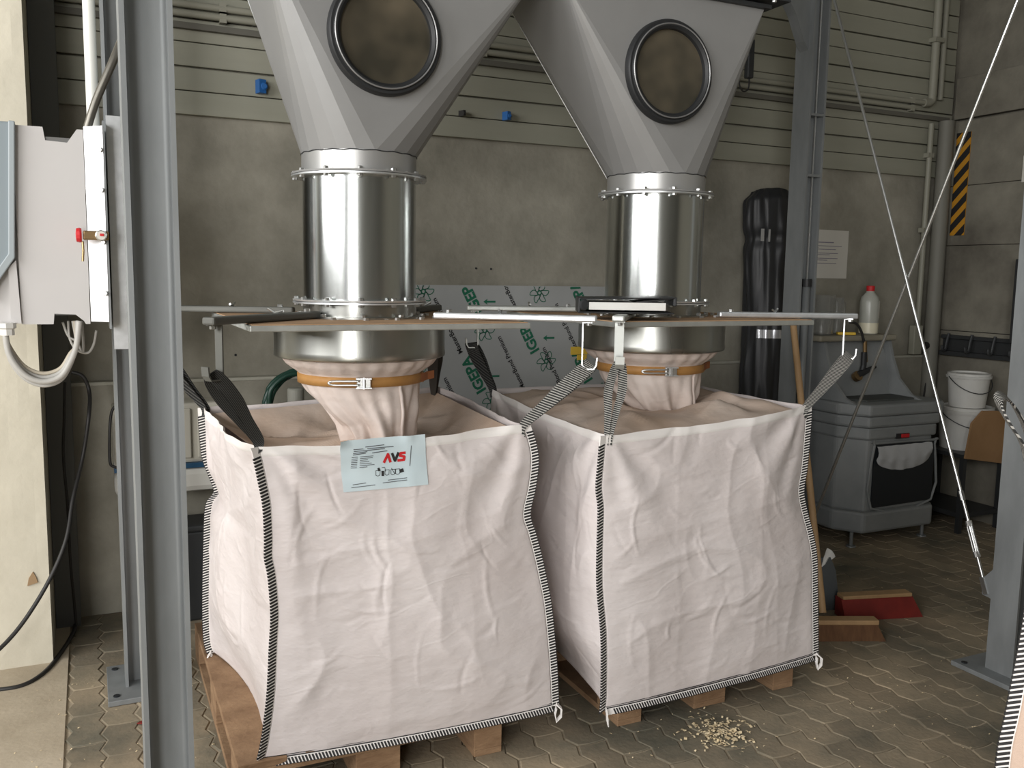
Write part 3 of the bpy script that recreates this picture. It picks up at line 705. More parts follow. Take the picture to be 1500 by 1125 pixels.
m = MB(); stroke(m, [Lx(722, 500), Lx(775, 378), Lx(815, 500)], .052); m.build('letter', M_RED, LB).name = 'letter'
m = MB(); stroke(m, [Lx(838, 375), Lx(885, 490), Lx(930, 368)], .052); m.build('letter', M_PRINT, LB)
m = MB(); stroke(m, [Lx(1028, 370), Lx(968, 375), Lx(958, 415), Lx(1022, 432), Lx(1018, 480), Lx(930, 487)], .052); m.build('letter', M_RED, LB)
m = MB()
for x0, x1, y in ((435, 710, 240), (265, 850, 272), (270, 720, 300), (262, 460, 330), (540, 760, 335), (260, 440, 352)): 
    stroke(m, [Lx(x0, y+10), Lx((x0+x1)/2, y), Lx(x1, y-10)], .016)
for k in range(7):
    y = 398+k*27; stroke(m, [Lx(245, y), Lx(325, y-3)], .014); stroke(m, [Lx(365, y-4), Lx(470+random.random()*110, y-8)], .012)
for x0, x1, y in ((280, 465, 805), (262, 600, 845), (790, 1070, 775), (715, 1070, 810)): stroke(m, [Lx(x0, y+6), Lx(x1, y-8)], .013)
stroke(m, [Lx(1115, 260), Lx(1108, 580)], .014)
m.build('small_print', mat('grey_print', (.10, .11, .12), .6), LB)
m = MB()
for x in (635, 770, 860, 930):
    stroke(m, [Lx(x-32, 620), Lx(x-30, 690), Lx(x, 705), Lx(x+30, 690), Lx(x+32, 620), Lx(x-32, 620)], .010)
stroke(m, [Lx(705, 640), Lx(708, 700)], .05); stroke(m, [Lx(640, 590), Lx(655, 620)], .045); stroke(m, [Lx(970, 655), Lx(1005, 645)], .07); stroke(m, [Lx(690, 580), Lx(735, 578)], .012); stroke(m, [Lx(738, 590), Lx(745, 640)], .01); stroke(m, [Lx(835, 600), Lx(885, 690)], .01)
m.build('pictogram', M_PRINT, LB)

# --- third bag standing near the camera at the right edge
NBL = [(1.705, 1.12, 1.12), (1.675, 1.10, .95), (1.625, 1.085, .77), (1.60, 1.08, .66), (1.60, 1.07, .4), (1.66, 1.06, .03)]
NFL = [(1.70, .2, 1.12), (1.62, .18, .7), (1.68, .2, .03)]; NFR = [(2.6, .2, 1.12), (2.62, .2, .6), (2.6, .2, .03)]; NBR = [(2.62, 1.1, 1.12), (2.66, 1.1, .6), (2.62, 1.08, .03)]
T3 = bag('cream bulk bag at the right edge of the picture, closest to the camera', NFL, NFR, NBR, NBL, (21, 22, 23, 24), (.03, .015, .03, .02), None, bagmat=M_BAG3)
MB().grid(lambda a, b: Vector(NFL[0]).lerp(Vector(NFR[0]), a).lerp(Vector(NBL[0]).lerp(Vector(NBR[0]), a), b)+Vector((0, 0, -.03-.03*math.sin(PI*a)*math.sin(PI*b))), 20, 20).build('top_sheet', M_BAG3, T3, smooth=True)
seam(NBL, (-.75, .55, 0), T3)
def cpt(u, v, dpt): return CO+ray(u, v)*dpt
pth = smoothpath([Vector((1.712, 1.112, 1.10)), cpt(1512, 705, 1.77), cpt(1500, 655, 1.75), cpt(1478, 620, 1.74), cpt(1463, 592, 1.74), cpt(1466, 580, 1.75), cpt(1480, 588, 1.79), cpt(1500, 622, 1.82), cpt(1522, 680, 1.83), Vector((1.735, 1.105, 1.19)), Vector((1.725, 1.10, 1.10))], 6)
MB().ribbon(pth, Vector((.018, .03, .012)), .004).build('lifting_loop', M_LOOPW, T3)

# ================================================================== CLAMP BELTS
def belt(xc, label, tilt):
    T = thing('clamp_belt', (xc, 3.0, 1.238), label, 'strap')
    zf = lambda a: 1.25+tilt*math.cos(a)
    pts = []; P = []; F = []; n = 96
    m = MB()
    def fn(u, v): a = 2*PI*u; r = .2085 if v in (0,) else .2085; return Vector((xc+r*math.cos(a), 3+r*math.sin(a), zf(a)+.016-.032*v))
    o = m.grid(fn, n, 2, wrapu=True).build('belt', M_ORANGE, T, smooth=True)
    md = o.modifiers.new('t', 'SOLIDIFY'); md.thickness = .004; md.offset = 1
    a = R(-106); c = Vector((xc+.214*math.cos(a), 3+.214*math.sin(a), zf(a))); t = Vector((-math.sin(a), math.cos(a), 0)); nn = Vector((math.cos(a), math.sin(a), 0)); up = Vector((0, 0, 1))
    X = Matrix((t, nn, up)).transposed()
    bk = MB().obox(c+nn*.006+t*.012, .046, .012, .036, ax=X).build('buckle', M_BOLT, T, bevel=.003)
    for s in (-1, 1): MB().obox(c+nn*.014+t*.012+up*s*.015, .05, .014, .004, ax=X).build('buckle_cheek', M_GALVL, bk)
    MB().tube([c+nn*.014+t*.012-up*.018, c+nn*.014+t*.012+up*.018], .006, 8).build('spindle', M_BOLT, bk)
    l = [c+nn*.014+t*.0+up*.007, c+nn*.012-t*.04+up*.007, c+nn*.006-t*.085+up*.006, c+nn*.002-t*.10, c+nn*.006-t*.085-up*.006, c+nn*.012-t*.04-up*.006, c+nn*.014-up*.006]
    MB().tube(smoothpath(l, 4), .0035, 8).build('lever', M_BOLT, bk, smooth=True)
    a2 = R(-28); q = Vector((xc+.211*math.cos(a2), 3+.211*math.sin(a2), zf(a2))); t2 = Vector((-math.sin(a2), math.cos(a2), 0)); n2 = Vector((math.cos(a2), math.sin(a2), 0))
    MB().ribbon([q-t2*.02, q+n2*.008, q+t2*.03+n2*.016+up*.002, q+t2*.055+n2*.035+up*.004], up*.028, .003).build('belt_tail', mat('belt_tail', (.26, .09, .03), .7), T)
    MB().obox(q+n2*.003, .012, .008, .036, ax=Matrix((t2, n2, up)).transposed()).build('keeper', M_WOODD, T)
belt(XL, 'orange clamp belt with steel lever buckle around the left bag spout', .0)
belt(XR, 'orange clamp belt with steel lever buckle around the right bag spout', .0)

# ================================================================== PALLETS
def pallet(x0, x1, y0, y1, label):
    T = thing('wooden_pallet', ((x0+x1)/2, (y0+y1)/2, 0), label, 'pallet')
    nb = 5; w = (x1-x0)
    # deck boards run along Y, cross boards along X, nine blocks, three runners
    for k, bw in enumerate((.145, .10, .145, .10, .145)):
        c = x0+bw/2+(w-bw)*k/4 if k in (0, 4) else x0+.0725+(w-.145)*k/4
        MB().box((c-bw/2, y0, .122), (c+bw/2, y1, .144)).build('deck_board', M_WOOD, T, bevel=.002)
    for yy in (y0+.0, (y0+y1)/2-.0725, y1-.145): MB().box((x0, yy, .10), (x1, yy+.145, .122)).build('cross_board', M_WOOD, T, bevel=.002)
    for xx, bw in ((x0, .10), ((x0+x1)/2-.0725, .145), (x1-.10, .10)):
        MB().box((xx, y0, 0), (xx+bw, y1, .022)).build('runner', M_WOOD, T, bevel=.002)
        for yy in (y0, (y0+y1)/2-.0725, y1-.145): MB().box((xx, yy, .022), (xx+bw, yy+.145, .10)).build('block', M_WOOD, T, bevel=.002)
pallet(.345, 1.205, 2.60, 3.80, 'wooden pallet under the labelled left bulk bag')
pallet(1.655, 2.465, 2.585, 3.78, 'wooden pallet under the unlabelled right bulk bag')

# ================================================================== BACKGROUND: COMPOSITE SHEET
pb = Vector((1.50, WY-.085, 0)); PWD, PHT = 1.155, 1.545
SH = thing('composite_sheet', (1.50+PWD/2, 4.42, 0), 'grey composite sheet printed with green and black lettering, leaning on back wall', 'sheet')
YS = 4.40
MB().box((1.50, YS, .0), (1.50+PWD, YS+.006, PHT)).build('sheet_panel', M_ACP, SH)
DIR = Vector((-.47, 0, .883)); UPV = Vector((-.883, 0, -.47))
def clip_place(me, org, name, matl, flip=False):
    bm = bmesh.new(); bm.from_mesh(me)
    for v in bm.verts:
        p = org+DIR*v.co.x+UPV*v.co.y; v.co = Vector((p.x, YS-.0012, p.z))
    for co, no in (((1.502, 0, 0), (-1, 0, 0)), ((1.498+PWD, 0, 0), (1, 0, 0)), ((0, 0, PHT-.003), (0, 0, 1)), ((0, 0, .0), (0, 0, -1))):
        bmesh.ops.bisect_plane(bm, geom=bm.verts[:]+bm.edges[:]+bm.faces[:], plane_co=co, plane_no=no, clear_outer=True)
    if not bm.faces: bm.free(); return
    for v in bm.verts: v.co -= parent_loc(SH)
    m2 = bpy.data.meshes.new(name); bm.to_mesh(m2); bm.free(); m2.materials.append(matl)
    o = bpy.data.objects.new(name, m2); COL.objects.link(o); o.parent = SH
def fan_logo():
    m = MB()
    def ring(pts, w):
        n = len(pts)
        for i in range(n):
            a, b = Vector(pts[i]), Vector(pts[(i+1) % n]); t = (b-a).normalized(); q = Vector((-t.y, t.x))*w/2
            m.add([(a.x+q.x, a.y+q.y, 0), (b.x+q.x, b.y+q.y, 0), (b.x-q.x, b.y-q.y, 0), (a.x-q.x, a.y-q.y, 0)], [(0, 1, 2, 3)])
    for k in range(6):
        a = k*PI/3; pts = []
        for j in range(14):
            t = 2*PI*j/14; lx = .034+.024*math.cos(t); ly = .014*math.sin(t)+.010*math.cos(t)**2
            pts.append((lx*math.cos(a)-ly*math.sin(a), lx*math.sin(a)+ly*math.cos(a)))
        ring(pts, .0042)
    ring([(.010*math.cos(t*PI/5), .010*math.sin(t*PI/5)) for t in range(10)], .004)
    me = bpy.data.meshes.new('fan'); me.from_pydata(m.v, [], m.f); return me
def arrow_mesh():
    me = bpy.data.meshes.new('arrow'); P = [(0, .028), (.025, 0), (.010, 0), (.010, -.04), (-.010, -.04), (-.010, 0), (-.025, 0)]
    c, s = math.cos(R(-28)), math.sin(R(-28)); me.from_pydata([(x*c-y*s, x*s+y*c, 0) for x, y in P], [], [tuple(range(7))]); return me
MI = text_mesh('IGEPA', .080, .0028); MM = text_mesh('MasterBond Premium', .037, .0007); MF = fan_logo()
# print stations read off the sheet: (I of IGEPA position) etc.
def onS(u, v): return atY(u, v, YS)
for u, v in ((712, 571), (790, 513), (868, 556), (707, 456), (866, 459), (626, 622)): clip_place(MI, onS(u, v), 'green_lettering', M_GREEN)
for u, v in ((721, 587), (800, 529), (710, 484), (620, 427), (790, 429), (626, 529), (877, 575)): clip_place(MF, onS(u, v), 'fan_emblem', M_GREEN)
for u, v in ((769, 568), (692, 629), (678, 516), (759, 454), (850, 519), (832, 582), (640, 640)): clip_place(MM, onS(u, v), 'black_lettering', M_PRINT)
for u, v in ((717, 442), (804, 495), (723, 551), (775, 573)):
    p = onS(u, v); MB().extrude([(p.x+x, YS-.0012, p.z+z_) for x, z_ in ((-.036, 0), (-.012, .016), (-.016, .005), (.034, .005), (.034, -.005), (-.016, -.005), (-.012, -.016))], (0, .001, 0)).build('arrow_mark', M_GREEN, SH)
for (u0, v0, u1, v1) in ((836, 508, 860, 519), (845, 520, 859, 527)):
    a, b = onS(u0, v0), onS(u1, v1); MB().box((a.x, YS-.003, b.z), (b.x, YS, a.z)).build('yellow_sticker', M_YEL, SH)

# ================================================================== CONDUITS ON THE BACK WALL
def pipe(name, pts, r, m, label, cat, clips=(), group=None):
    p0 = Vector(pts[0]); T = thing(name, p0, label, cat, group)
    MB().tube(pts, r, 14).build('tube', m, T, smooth=R(40))
    for c, ax in clips: MB().obox(c, .03 if ax == 'x' else r*3, r*2.4, .03 if ax == 'z' else r*3).build('clip', m, T)
    return T
for zz, r, x1, lb in ((2.775, .016, 5.11, 'uppermost of three horizontal conduits across the plank cladding'), (2.735, .016, 5.02, 'middle of three horizontal conduits across the plank cladding')):
    pipe('conduit', [(-.1, WY-.055, zz+.015), (x1, WY-.055, zz+.015)], r, M_CONDUIT, lb, 'conduit', [((x, WY-.05, zz+.015), 'x') for x in (.6, 1.9, 3.2, 4.2, 5.0)])
o = MB().box((-.1, WY-.06, 2.685), (WX-.09, WY-.028, 2.712)).build('cable_rail', mat('rail_dark', (.12, .115, .095), .7)); tag(o, 'dark flat rail under the horizontal conduits on the cladding', 'rail')
pipe('conduit', smoothpath([(5.11, WY-.055, 2.79), (5.17, WY-.055, 2.80), (5.185, WY-.055, 2.86), (5.185, WY-.055, 3.2), (5.185, WY-.055, 4.9)], 5), .027, M_CONDUIT, 'thick vertical conduit at upper right rising from the horizontal ones', 'conduit', [((5.185, WY-.055, 3.2), 'z')])
pipe('conduit', [(5.26, WY-.055, 2.82), (5.26, WY-.055, 4.9)], .018, M_CONDUIT, 'thin vertical conduit right of the thick one at upper right', 'conduit')
pipe('conduit', [(5.19, WY-.06, 2.66), (5.19, WY-.06, 1.29)], .018, M_CONDUIT, 'lower vertical conduit running down to the wall socket', 'conduit', [((5.19, WY-.055, 2.45), 'z'), ((5.19, WY-.055, 1.95), 'z')])
sk = thing('wall_socket', (5.17, WY-.06, 1.09), 'grey wall socket with black plug beneath the lower vertical conduit', 'socket')
MB().box((5.12, WY-.10, 1.10), (5.20, WY-.052, 1.30)).build('socket_box', M_CONDUIT, sk, bevel=.006)
MB().lathe((5.225, WY-.09, 1.16), [(.024, 0), (.026, .03), (.012, .055)], 14, ax=Matrix.Rotation(R(90), 3, 'Y')).build('plug', M_CABLE, sk)
MB().tube(smoothpath([(5.26, WY-.09, 1.16), (5.30, WY-.1, 1.10), (5.27, WY-.1, .95), (5.24, WY-.1, .7)], 6), .006, 8).build('plug_cable', M_CABLE, sk)
o = MB().tube([(5.305, WY-.085, 0), (5.305, WY-.085, 2.68)], .05, 20).build('drain_pipe', mat('drain_grey', (.20, .195, .165), .6), smooth=R(40)); tag(o, 'grey drain pipe standing in the right corner of the hall', 'pipe')
# blue wall plugs
for u, v, s, m_, lb in ((382, 127, 1, M_BLUE, 'larger blue plastic wall plug on cladding left of the left hopper'), (677, 166, .45, M_CABLE, 'tiny dark wall plug on cladding between the hoppers'), (742, 170, .7, M_BLUE, 'small blue wall plug on cladding between the hoppers')):
    p = atY(u, v, WY-.05); o = MB().obox(p+Vector((0, .0, 0)), .034*s, .042, .062*s, rz=.3).lathe(p+Vector((.012*s, 0, 0)), [(.016*s, -.025), (.018*s, .02), (.012*s, .026)], 10, ax=Matrix.Rotation(R(90), 3, 'X')).build('wall_plug', m_); tag(o, lb, 'wall plug')
# hanging pendant switch
p = atY(1100, 40, 3.75); T = thing('pendant_switch', p-Vector((0, 0, .3)), 'grey pendant switch hanging on a cable beside the right hopper', 'switch')
MB().tube([p+Vector((0, 0, .6)), p+Vector((0, 0, -.06))], .006, 8).build('cable', M_CABLE, T)
MB().box(p+Vector((-.018, -.018, -.25)), p+Vector((.018, .018, -.06))).build('switch_body', M_DSTEEL, T, bevel=.006)
MB().tube(smoothpath([p+Vector((.005, 0, -.25)), p+Vector((.0, 0, -.30)), p+Vector((-.03, 0, -.315)), p+Vector((-.055, 0, -.29)), p+Vector((-.06, 0, -.24))], 6), .004, 8).build('cable_loop', M_CABLE, T)

# ================================================================== LEFT SIDE: CABINET, BRACKET, CABLES
CB = thing('control_cabinet', (-.1, 3.35, 1.41), 'light grey control cabinet mounted on the left steel column', 'cabinet')
cz0, cz1 = 1.416, 2.055
front = [(-.205, cz0), (-.112, cz0), (-.108, cz0+.035), (-.045, cz0+.032), (-.02, cz0+.01), (-.015, cz0), (-.001, cz0), (.0, cz1), (-.018, cz1), (-.048, cz1-.045), (-.112, cz1-.042), (-.118, cz1), (-.205, cz1)]
MB().extrude([(x, 3.35, zz) for x, zz in front], (0, .004, 0)).build('cover_sheet', M_CAB, CB)
MB().box((-.205, 3.354, cz0+.03), (-.015, 3.55, cz1-.03)).build('cabinet_body', mat('cab_inner', (.13, .13, .125), .6), CB)
MB().extrude([(-.42, 3.335, 2.062), (-.195, 3.335, 2.062), (-.215, 3.335, 1.64), (-.30, 3.335, 1.50), (-.42, 3.335, 1.48)], (0, .03, 0)).build('door', M_CABD, CB, bevel=.006)
MB().extrude([(-.213, 3.325, 2.064), (-.195, 3.325, 2.064), (-.214, 3.325, 1.632), (-.30, 3.325, 1.50), (-.315, 3.325, 1.52), (-.232, 3.325, 1.645)], (0, .02, 0)).build('door_edge', mat('door_edge', (.30, .34, .355), .45), CB, bevel=.003)
MB().extrude([(-.235, 3.34, 1.60), (-.212, 3.34, 1.625), (-.205, 3.34, 1.42), (-.235, 3.34, 1.42)], (0, .02, 0)).build('edge_trim', M_CAB, CB)
MB().box((-.45, 3.36, 1.42), (-.20, 3.56, 2.05)).build('cabinet_back', M_CAB, CB)
g = atY(10, 482, 3.33); MB().lathe(g, [(.022, -.02), (.022, 0), (.028, .004), (.028, .02)], 8).build('cable_gland', M_WHITEP, CB)
b1 = MB().extrude([(.002, 3.342, 1.425), (.056, 3.314, 1.424), (.058, 3.314, 2.068), (.002, 3.342, 2.064)], (.0015, .0026, 0)).build('bracket_plate', mat('bright_sheet', (.86, .87, .88), .42, .35), CB)
MB().box((.058, 3.316, 1.40), (.064, 3.56, 2.085)).build('bracket_web', M_GALV, CB)
b2 = MB().box((.071, 3.398, 1.325), (.132, 3.402, 2.115)).build('bracket_plate', M_GALVL, CB)
MB().box((.128, 3.395, 1.325), (.132, 3.56, 2.115)).build('bracket_flange', M_GALVL, CB)
for zz in (1.99, 1.86, 1.69, 1.52): bolt((.051, 3.3165, zz), (-.46, -.89, 0), b1)
for zz in (1.97, 1.54): bolt((.124, 3.398, zz), (0, -1, 0), b2)
V = thing('air_valve', (.02, 3.3020, 1.71), 'small brass air valve with red handle and gauge on the bright bracket', 'valve')
MB().box((-.012, 3.2870, 1.695), (.066, 3.3120, 1.725)).build('valve_body', M_BRASS, V, bevel=.004)
MB().lathe((-.022, 3.2990, 1.71), [(.006, -.012), (.022, -.010), (.024, 0), (.022, .006)], 12, ax=Matrix.Rotation(R(90), 3, 'Y')).build('handle', M_RED, V)
gq = MB().lathe((.042, 3.2860, 1.71), [(.018, 0), (.018, .008), (.015, .010)], 20, ax=Matrix.Rotation(R(90), 3, 'X')).build('gauge', M_BOLT, V)
MB().lathe((.042, 3.2780, 1.71), [(.014, 0), (.014, .0025)], 20, ax=Matrix.Rotation(R(90), 3, 'X')).build('dial', M_PAPER, gq)
MB().box((.038, 3.2730, 1.708), (.05, 3.2755, 1.716)).build('needle', M_RED, gq)
MB().tube([(-.014, 3.2970, 1.69), (-.013, 3.2950, 1.66), (-.016, 3.2950, 1.625)], .004, 8).build('drain_tube', M_BRASS, V)
pipe('white_pipe', [(.035, 3.62, 1.95), (.035, 3.62, 3.6)], .021, M_WPIPE, 'white plastic pipe rising behind the cabinet beside the column', 'pipe')
pipe('flexible_conduit', smoothpath([(.012, 3.38, 2.06), (.045, 3.38, 2.16), (.10, 3.38, 2.29), (.135, 3.40, 2.38)], 8), .0135, mat('conduit_metal', (.20, .19, .165), .35, .8), 'shiny metal flexible conduit slanting up from cabinet to column', 'conduit', [])
# grey cables looping out of the gland back up into the cabinet
for k, (off, r, m_, dy, lb) in enumerate(((0, .010, M_GCABLE, 0, 'thick grey cable looping under the cabinet, outermost'), (6, .008, M_GCABLE, .02, 'grey cable looping under the cabinet, second from outside'), (12, .007, mat('beige_cable', (.48, .43, .34), .5), .03, 'beige cable looping under the cabinet, innermost'), (-6, .006, M_GCABLE, .035, 'thin grey cable hanging lowest under the cabinet'))):
    pts = [(8, 490), (14, 520-off), (35, 548-off), (62, 559-off), (88, 552-off), (103, 530-off), (112, 505), (116-k*3, 470)]
    o = MB().tube(smoothpath([atY(u, v, 3.36+dy) for u, v in pts], 6), r, 10).build('cable', m_, smooth=True); tag(o, lb, 'cable', 'cables under the cabinet')
for pts, lb in (([(100, 470), (102, 495), (112, 512), (128, 517), (137, 505), (141, 484)], 'short thin grey cable curling up to the bracket'), ([(92, 472), (100, 492), (112, 500), (122, 515), (120, 470)], 'short grey cable stub under the cabinet corner')):
    o = MB().tube(smoothpath([atY(u, v, 3.42) for u, v in pts], 6), .004, 8).build('cable', M_GCABLE, smooth=True); tag(o, lb, 'cable')
def blackcable(px, y, r, lb):
    P = [atY(u, v, yy) if yy else atZ(u, v, .006) for (u, v), yy in zip(px, y)]
    o = MB().tube(smoothpath(P, 6), r, 8).build('black_cable', M_CABLE, smooth=True); tag(o, lb, 'cable')
blackcable([(105, 545), (122, 552), (131, 575), (130, 610), (121, 670), (107, 730), (97, 790), (72, 850), (35, 910), (0, 950), (-30, 970)], [4.2]*3+[4.1]*2+[4.0, 3.9, 3.85, 3.8, 3.75, 3.7], .008, 'black cable hanging in front of the pale pillar')
blackcable([(95, 560), (94, 610), (93, 670), (99, 740), (103, 820), (110, 895), (112, 916)], [4.25]*7, .006, 'thin black cable hanging straight down beside the dark post')
blackcable([(112, 905), (108, 925), (90, 955), (65, 985), (30, 1005), (-20, 1012)], [0]*6, .009, 'black cable lying on the floor at the pillar foot')
blackcable([(176, 592), (165, 600), (161, 625), (161, 675), (168, 684), (180, 686)], [4.25]*6, .006, 'black cord edging the cream box')
# cream box with blue band behind the left column
BX = thing('storage_box', (.27, 4.32, .55), 'cream ribbed wall box with blue band behind the left steel column', 'box')
MB().box((.07, 4.30, .72), (.56, 4.44, 1.0)).build('box_shell', M_CREAM, BX, bevel=.015)
for k in range(7): MB().box((.10+k*.065, 4.288, .745), (.138+k*.065, 4.30, .975)).build('rib', M_CREAM, BX, bevel=.005)
MB().box((.07, 4.285, .70), (.56, 4.44, .722)).build('blue_band', mat('band_blue', (.02, .08, .16), .4), BX)
MB().box((.07, 4.28, .585), (.56, 4.44, .70)).build('lower_shell', mat('box_white', (.62, .61, .56), .4), BX, bevel=.03)
o = MB().box((.30, 4.2, .0), (.5, 4.4, .42)).box((.29, 4.19, .42), (.51, 4.41, .45)).build('dark_crate', M_DSTEEL, bevel=.01); tag(o, 'dark plastic crate on the floor behind the left column', 'crate')
cr = MB().grid(lambda a, b: Vector((.455+.05*math.cos(a*2*PI)*math.sin(PI*b)*(1+.3*noise.noise((a*9, b*7, 2))), 4.06+.05*math.sin(a*2*PI)*math.sin(PI*b), .045-.045*math.cos(PI*b)+.01*noise.noise((a*8, b*8, 5))*math.sin(PI*b))), 20, 12, wrapu=True).build('crumpled_bag', M_SHEETB, smooth=True); tag(cr, 'small crumpled plastic bag on the floor by the dark crate', 'bag')
# green hose coil on wall and canister
HC = smoothpath([Vector((.86+(.165+.012*math.sin(k*1.7))*math.cos(k*PI/6), 4.0+.012*(k/12), .995+(.165+.012*math.sin(k*1.7))*math.sin(k*PI/6))) for k in range(60)], 3)
o = MB().tube(HC, .012, 8).build('hose_coil', M_HOSE, smooth=True); tag(o, 'coil of dark green hose behind the left bulk bag', 'hose')
cn = thing('canister', (.80, 3.92, .80), 'beige canister with ribbed grey cap behind the left bulk bag', 'canister')
MB().box((.70, 3.86, .80), (.90, 3.98, 1.03)).build('canister_body', mat('canister', (.45, .36, .25), .5), cn, bevel=.02)
MB().lathe((.80, 3.92, 1.03), [(.034+.002*0, 0), (.036, .004), (.036, .062), (.030, .068)], 24).build('cap', mat('cap_grey', (.32, .32, .28), .5), cn)
o = MB().box((.62, 3.84, 0), (.98, 4.2, .80)).box((.60, 3.83, .77), (1.0, 4.22, .80)).build('back_stand', M_DSTEEL); tag(o, 'dark stand carrying canister and hose behind the left bulk bag', 'stand')

# ================================================================== RIGHT SIDE BACKGROUND
# black film wrapped roll
RL = thing('wrapped_roll', (3.70, 4.255, 0), 'tall roll wrapped in black plastic film leaning by the back wall', 'roll')
def rf(u, v):
    a = 2*PI*u; z_ = .02+v*2.10; c = Vector((3.70, 4.255, 0))
    r_ = .15+.02*sm(.70, .95, v)-.018*math.exp(-((v-.865)/.02)**2)-.05*sm(.97, 1, v)
    r_ += .016*noise.noise((math.cos(a)*2.5, math.sin(a)*2.5, v*5))+.010*noise.noise((math.cos(a)*6, math.sin(a)*6, v*9))+.005*math.sin(a*13+v*9+3*noise.noise((0, 0, v*6)))+.006*max(0, 1-3*abs(noise.noise((math.cos(a)*4+v*2, math.sin(a)*4, v*3))))+.006*math.sin(a*9+v*6)*sm(.8, .9, v)
    return c+Vector((r_*math.cos(a)*.98, r_*math.sin(a)*.9, z_+.03*noise.noise((math.cos(a), math.sin(a), 4))*sm(.9, 1, v)))
m = MB().grid(rf, 80, 120, wrapu=True); m.f.append(tuple(80*119+i for i in range(80))); m.build('film', M_FILM, RL, smooth=True, recalc=False)
for vv in (.865, .60):
    m = MB()
    def tf(u, v, vv=vv): p = rf(.58+.38*u, vv-.012+.024*v); q = Vector((3.70, 4.255, p.z)); return p+(p-q).normalized()*.004
    m.grid(tf, 30, 4).build('tape_band', M_TAPE if vv < .8 else M_FILM, RL, smooth=True)
for u, v in ((1117, 344), (1127, 345)):
    p = atY(u, v, 4.11); MB().obox(p, .022 if u < 1120 else .012, .004, .07).build('tape_piece', M_TAPE, RL)
# notice
NT = thing('paper_notice', (4.38, WY-.004, 1.61), 'white typed paper notice on the back wall', 'notice')
MB().box((4.205, WY-.006, 1.612), (4.557, WY-.001, 1.925)).build('sheet', M_PAPER, NT)
m = MB()
for zz, x0, x1, th in ((1.845, 4.30-.07, 4.43, .007), (1.822, 4.24, 4.50, .004), (1.81, 4.24, 4.30, .004), (1.80, 4.24, 4.45, .004), (1.775, 4.24, 4.47, .004), (1.765, 4.24, 4.40, .004), (1.742, 4.24, 4.47, .004), (1.73, 4.24, 4.38, .004), (1.71, 4.24, 4.46, .004)):
    m.box((x0, WY-.0075, zz-th/2), (x1, WY-.006, zz+th/2))
m.build('typed_lines', mat('typed_grey', (.22, .20, .26), .7), NT)
# hazard plate on right wall
PX = WX-.07
HZ = thing('hazard_plate', (PX-.004, 4.33, 1.92), 'tall yellow and black striped hazard plate on right wall', 'hazard plate')
hy0, hy1, hz0, hz1 = 4.385, 4.275, 1.917, 2.602
MB().box((PX-.006, hy1, hz0), (PX-.001, hy0, hz1)).build('plate', M_HAZY, HZ)
for k in range(-1, 7):
    zb = hz0+.015+k*.105
    poly = [(hy0, zb), (hy0, zb+.056), (hy1, zb+.056+.11), (hy1, zb+.11)]
    bm = bmesh.new(); vs_ = [bm.verts.new((PX-.0075, y, zz)) for y, zz in poly]; bm.faces.new(vs_)
    for co, no in (((0, 0, hz0), (0, 0, -1)), ((0, 0, hz1), (0, 0, 1))): bmesh.ops.bisect_plane(bm, geom=bm.verts[:]+bm.edges[:]+bm.faces[:], plane_co=co, plane_no=no, clear_outer=True)
    if bm.faces:
        r_ = bmesh.ops.extrude_face_region(bm, geom=bm.faces[:]); 
        for e in r_['geom']:
            if isinstance(e, bmesh.types.BMVert): e.co.x += .0015
        for v in bm.verts: v.co -= parent_loc(HZ)
        me = bpy.data.meshes.new('stripe'); bm.to_mesh(me); me.materials.append(M_PRINT); o = bpy.data.objects.new('stripe', me); COL.objects.link(o); o.parent = HZ
    bm.free()
SG = thing('diamond_sign', (PX-.004, 3.82, 2.25), 'white sign with black diamond outline at the right picture edge', 'sign')
MB().box((PX-.006, 3.66, 2.235), (PX-.001, 3.885, 2.40)).build('plate', M_PAPER, SG)
m = MB(); cy, cz, hr = 3.80, 2.32, .06
for a in range(4):
    p0 = (cy+hr*math.cos(a*PI/2), cz+hr*math.sin(a*PI/2)); p1 = (cy+hr*math.cos((a+1)*PI/2), cz+hr*math.sin((a+1)*PI/2))
    m.tube([(PX-.007, *p0), (PX-.007, *p1)], .006, 6)
m.build('diamond', M_PRINT, SG)
# hook rail
HR = thing('hook_rail', (PX-.03, 4.07, 1.1), 'dark steel rail with hooks on the right wall above the buckets', 'rail')
MB().box((PX-.05, 3.72, 1.10), (PX-.001, 4.37, 1.13)).box((PX-.04, 3.72, 1.215), (PX-.001, 4.37, 1.24)).box((PX-.015, 3.72, 1.13), (PX-.001, 4.37, 1.215)).build('rail', M_DSTEEL, HR, bevel=.003)
for yy in (4.30, 4.12, 3.95, 3.80):
    MB().tube(smoothpath([(PX-.045, yy, 1.25), (PX-.06, yy, 1.20), (PX-.075, yy, 1.14), (PX-.10, yy, 1.14), (PX-.105, yy, 1.17)], 4), .010, 8).build('hook', M_DSTEEL, HR)
WC = thing('wall_cabinet', (PX-.06, 3.55, 1.2), 'dark metal wall box at the right edge behind the front column', 'box')
MB().box((PX-.12, 3.30, 1.22), (PX-.001, 3.80, 1.75)).build('shell', M_DSTEEL, WC, bevel=.006); MB().box((PX-.126, 3.34, 1.27), (PX-.12, 3.755, 1.70)).build('door', mat('dim_panel', (.16, .165, .16), .5), WC)

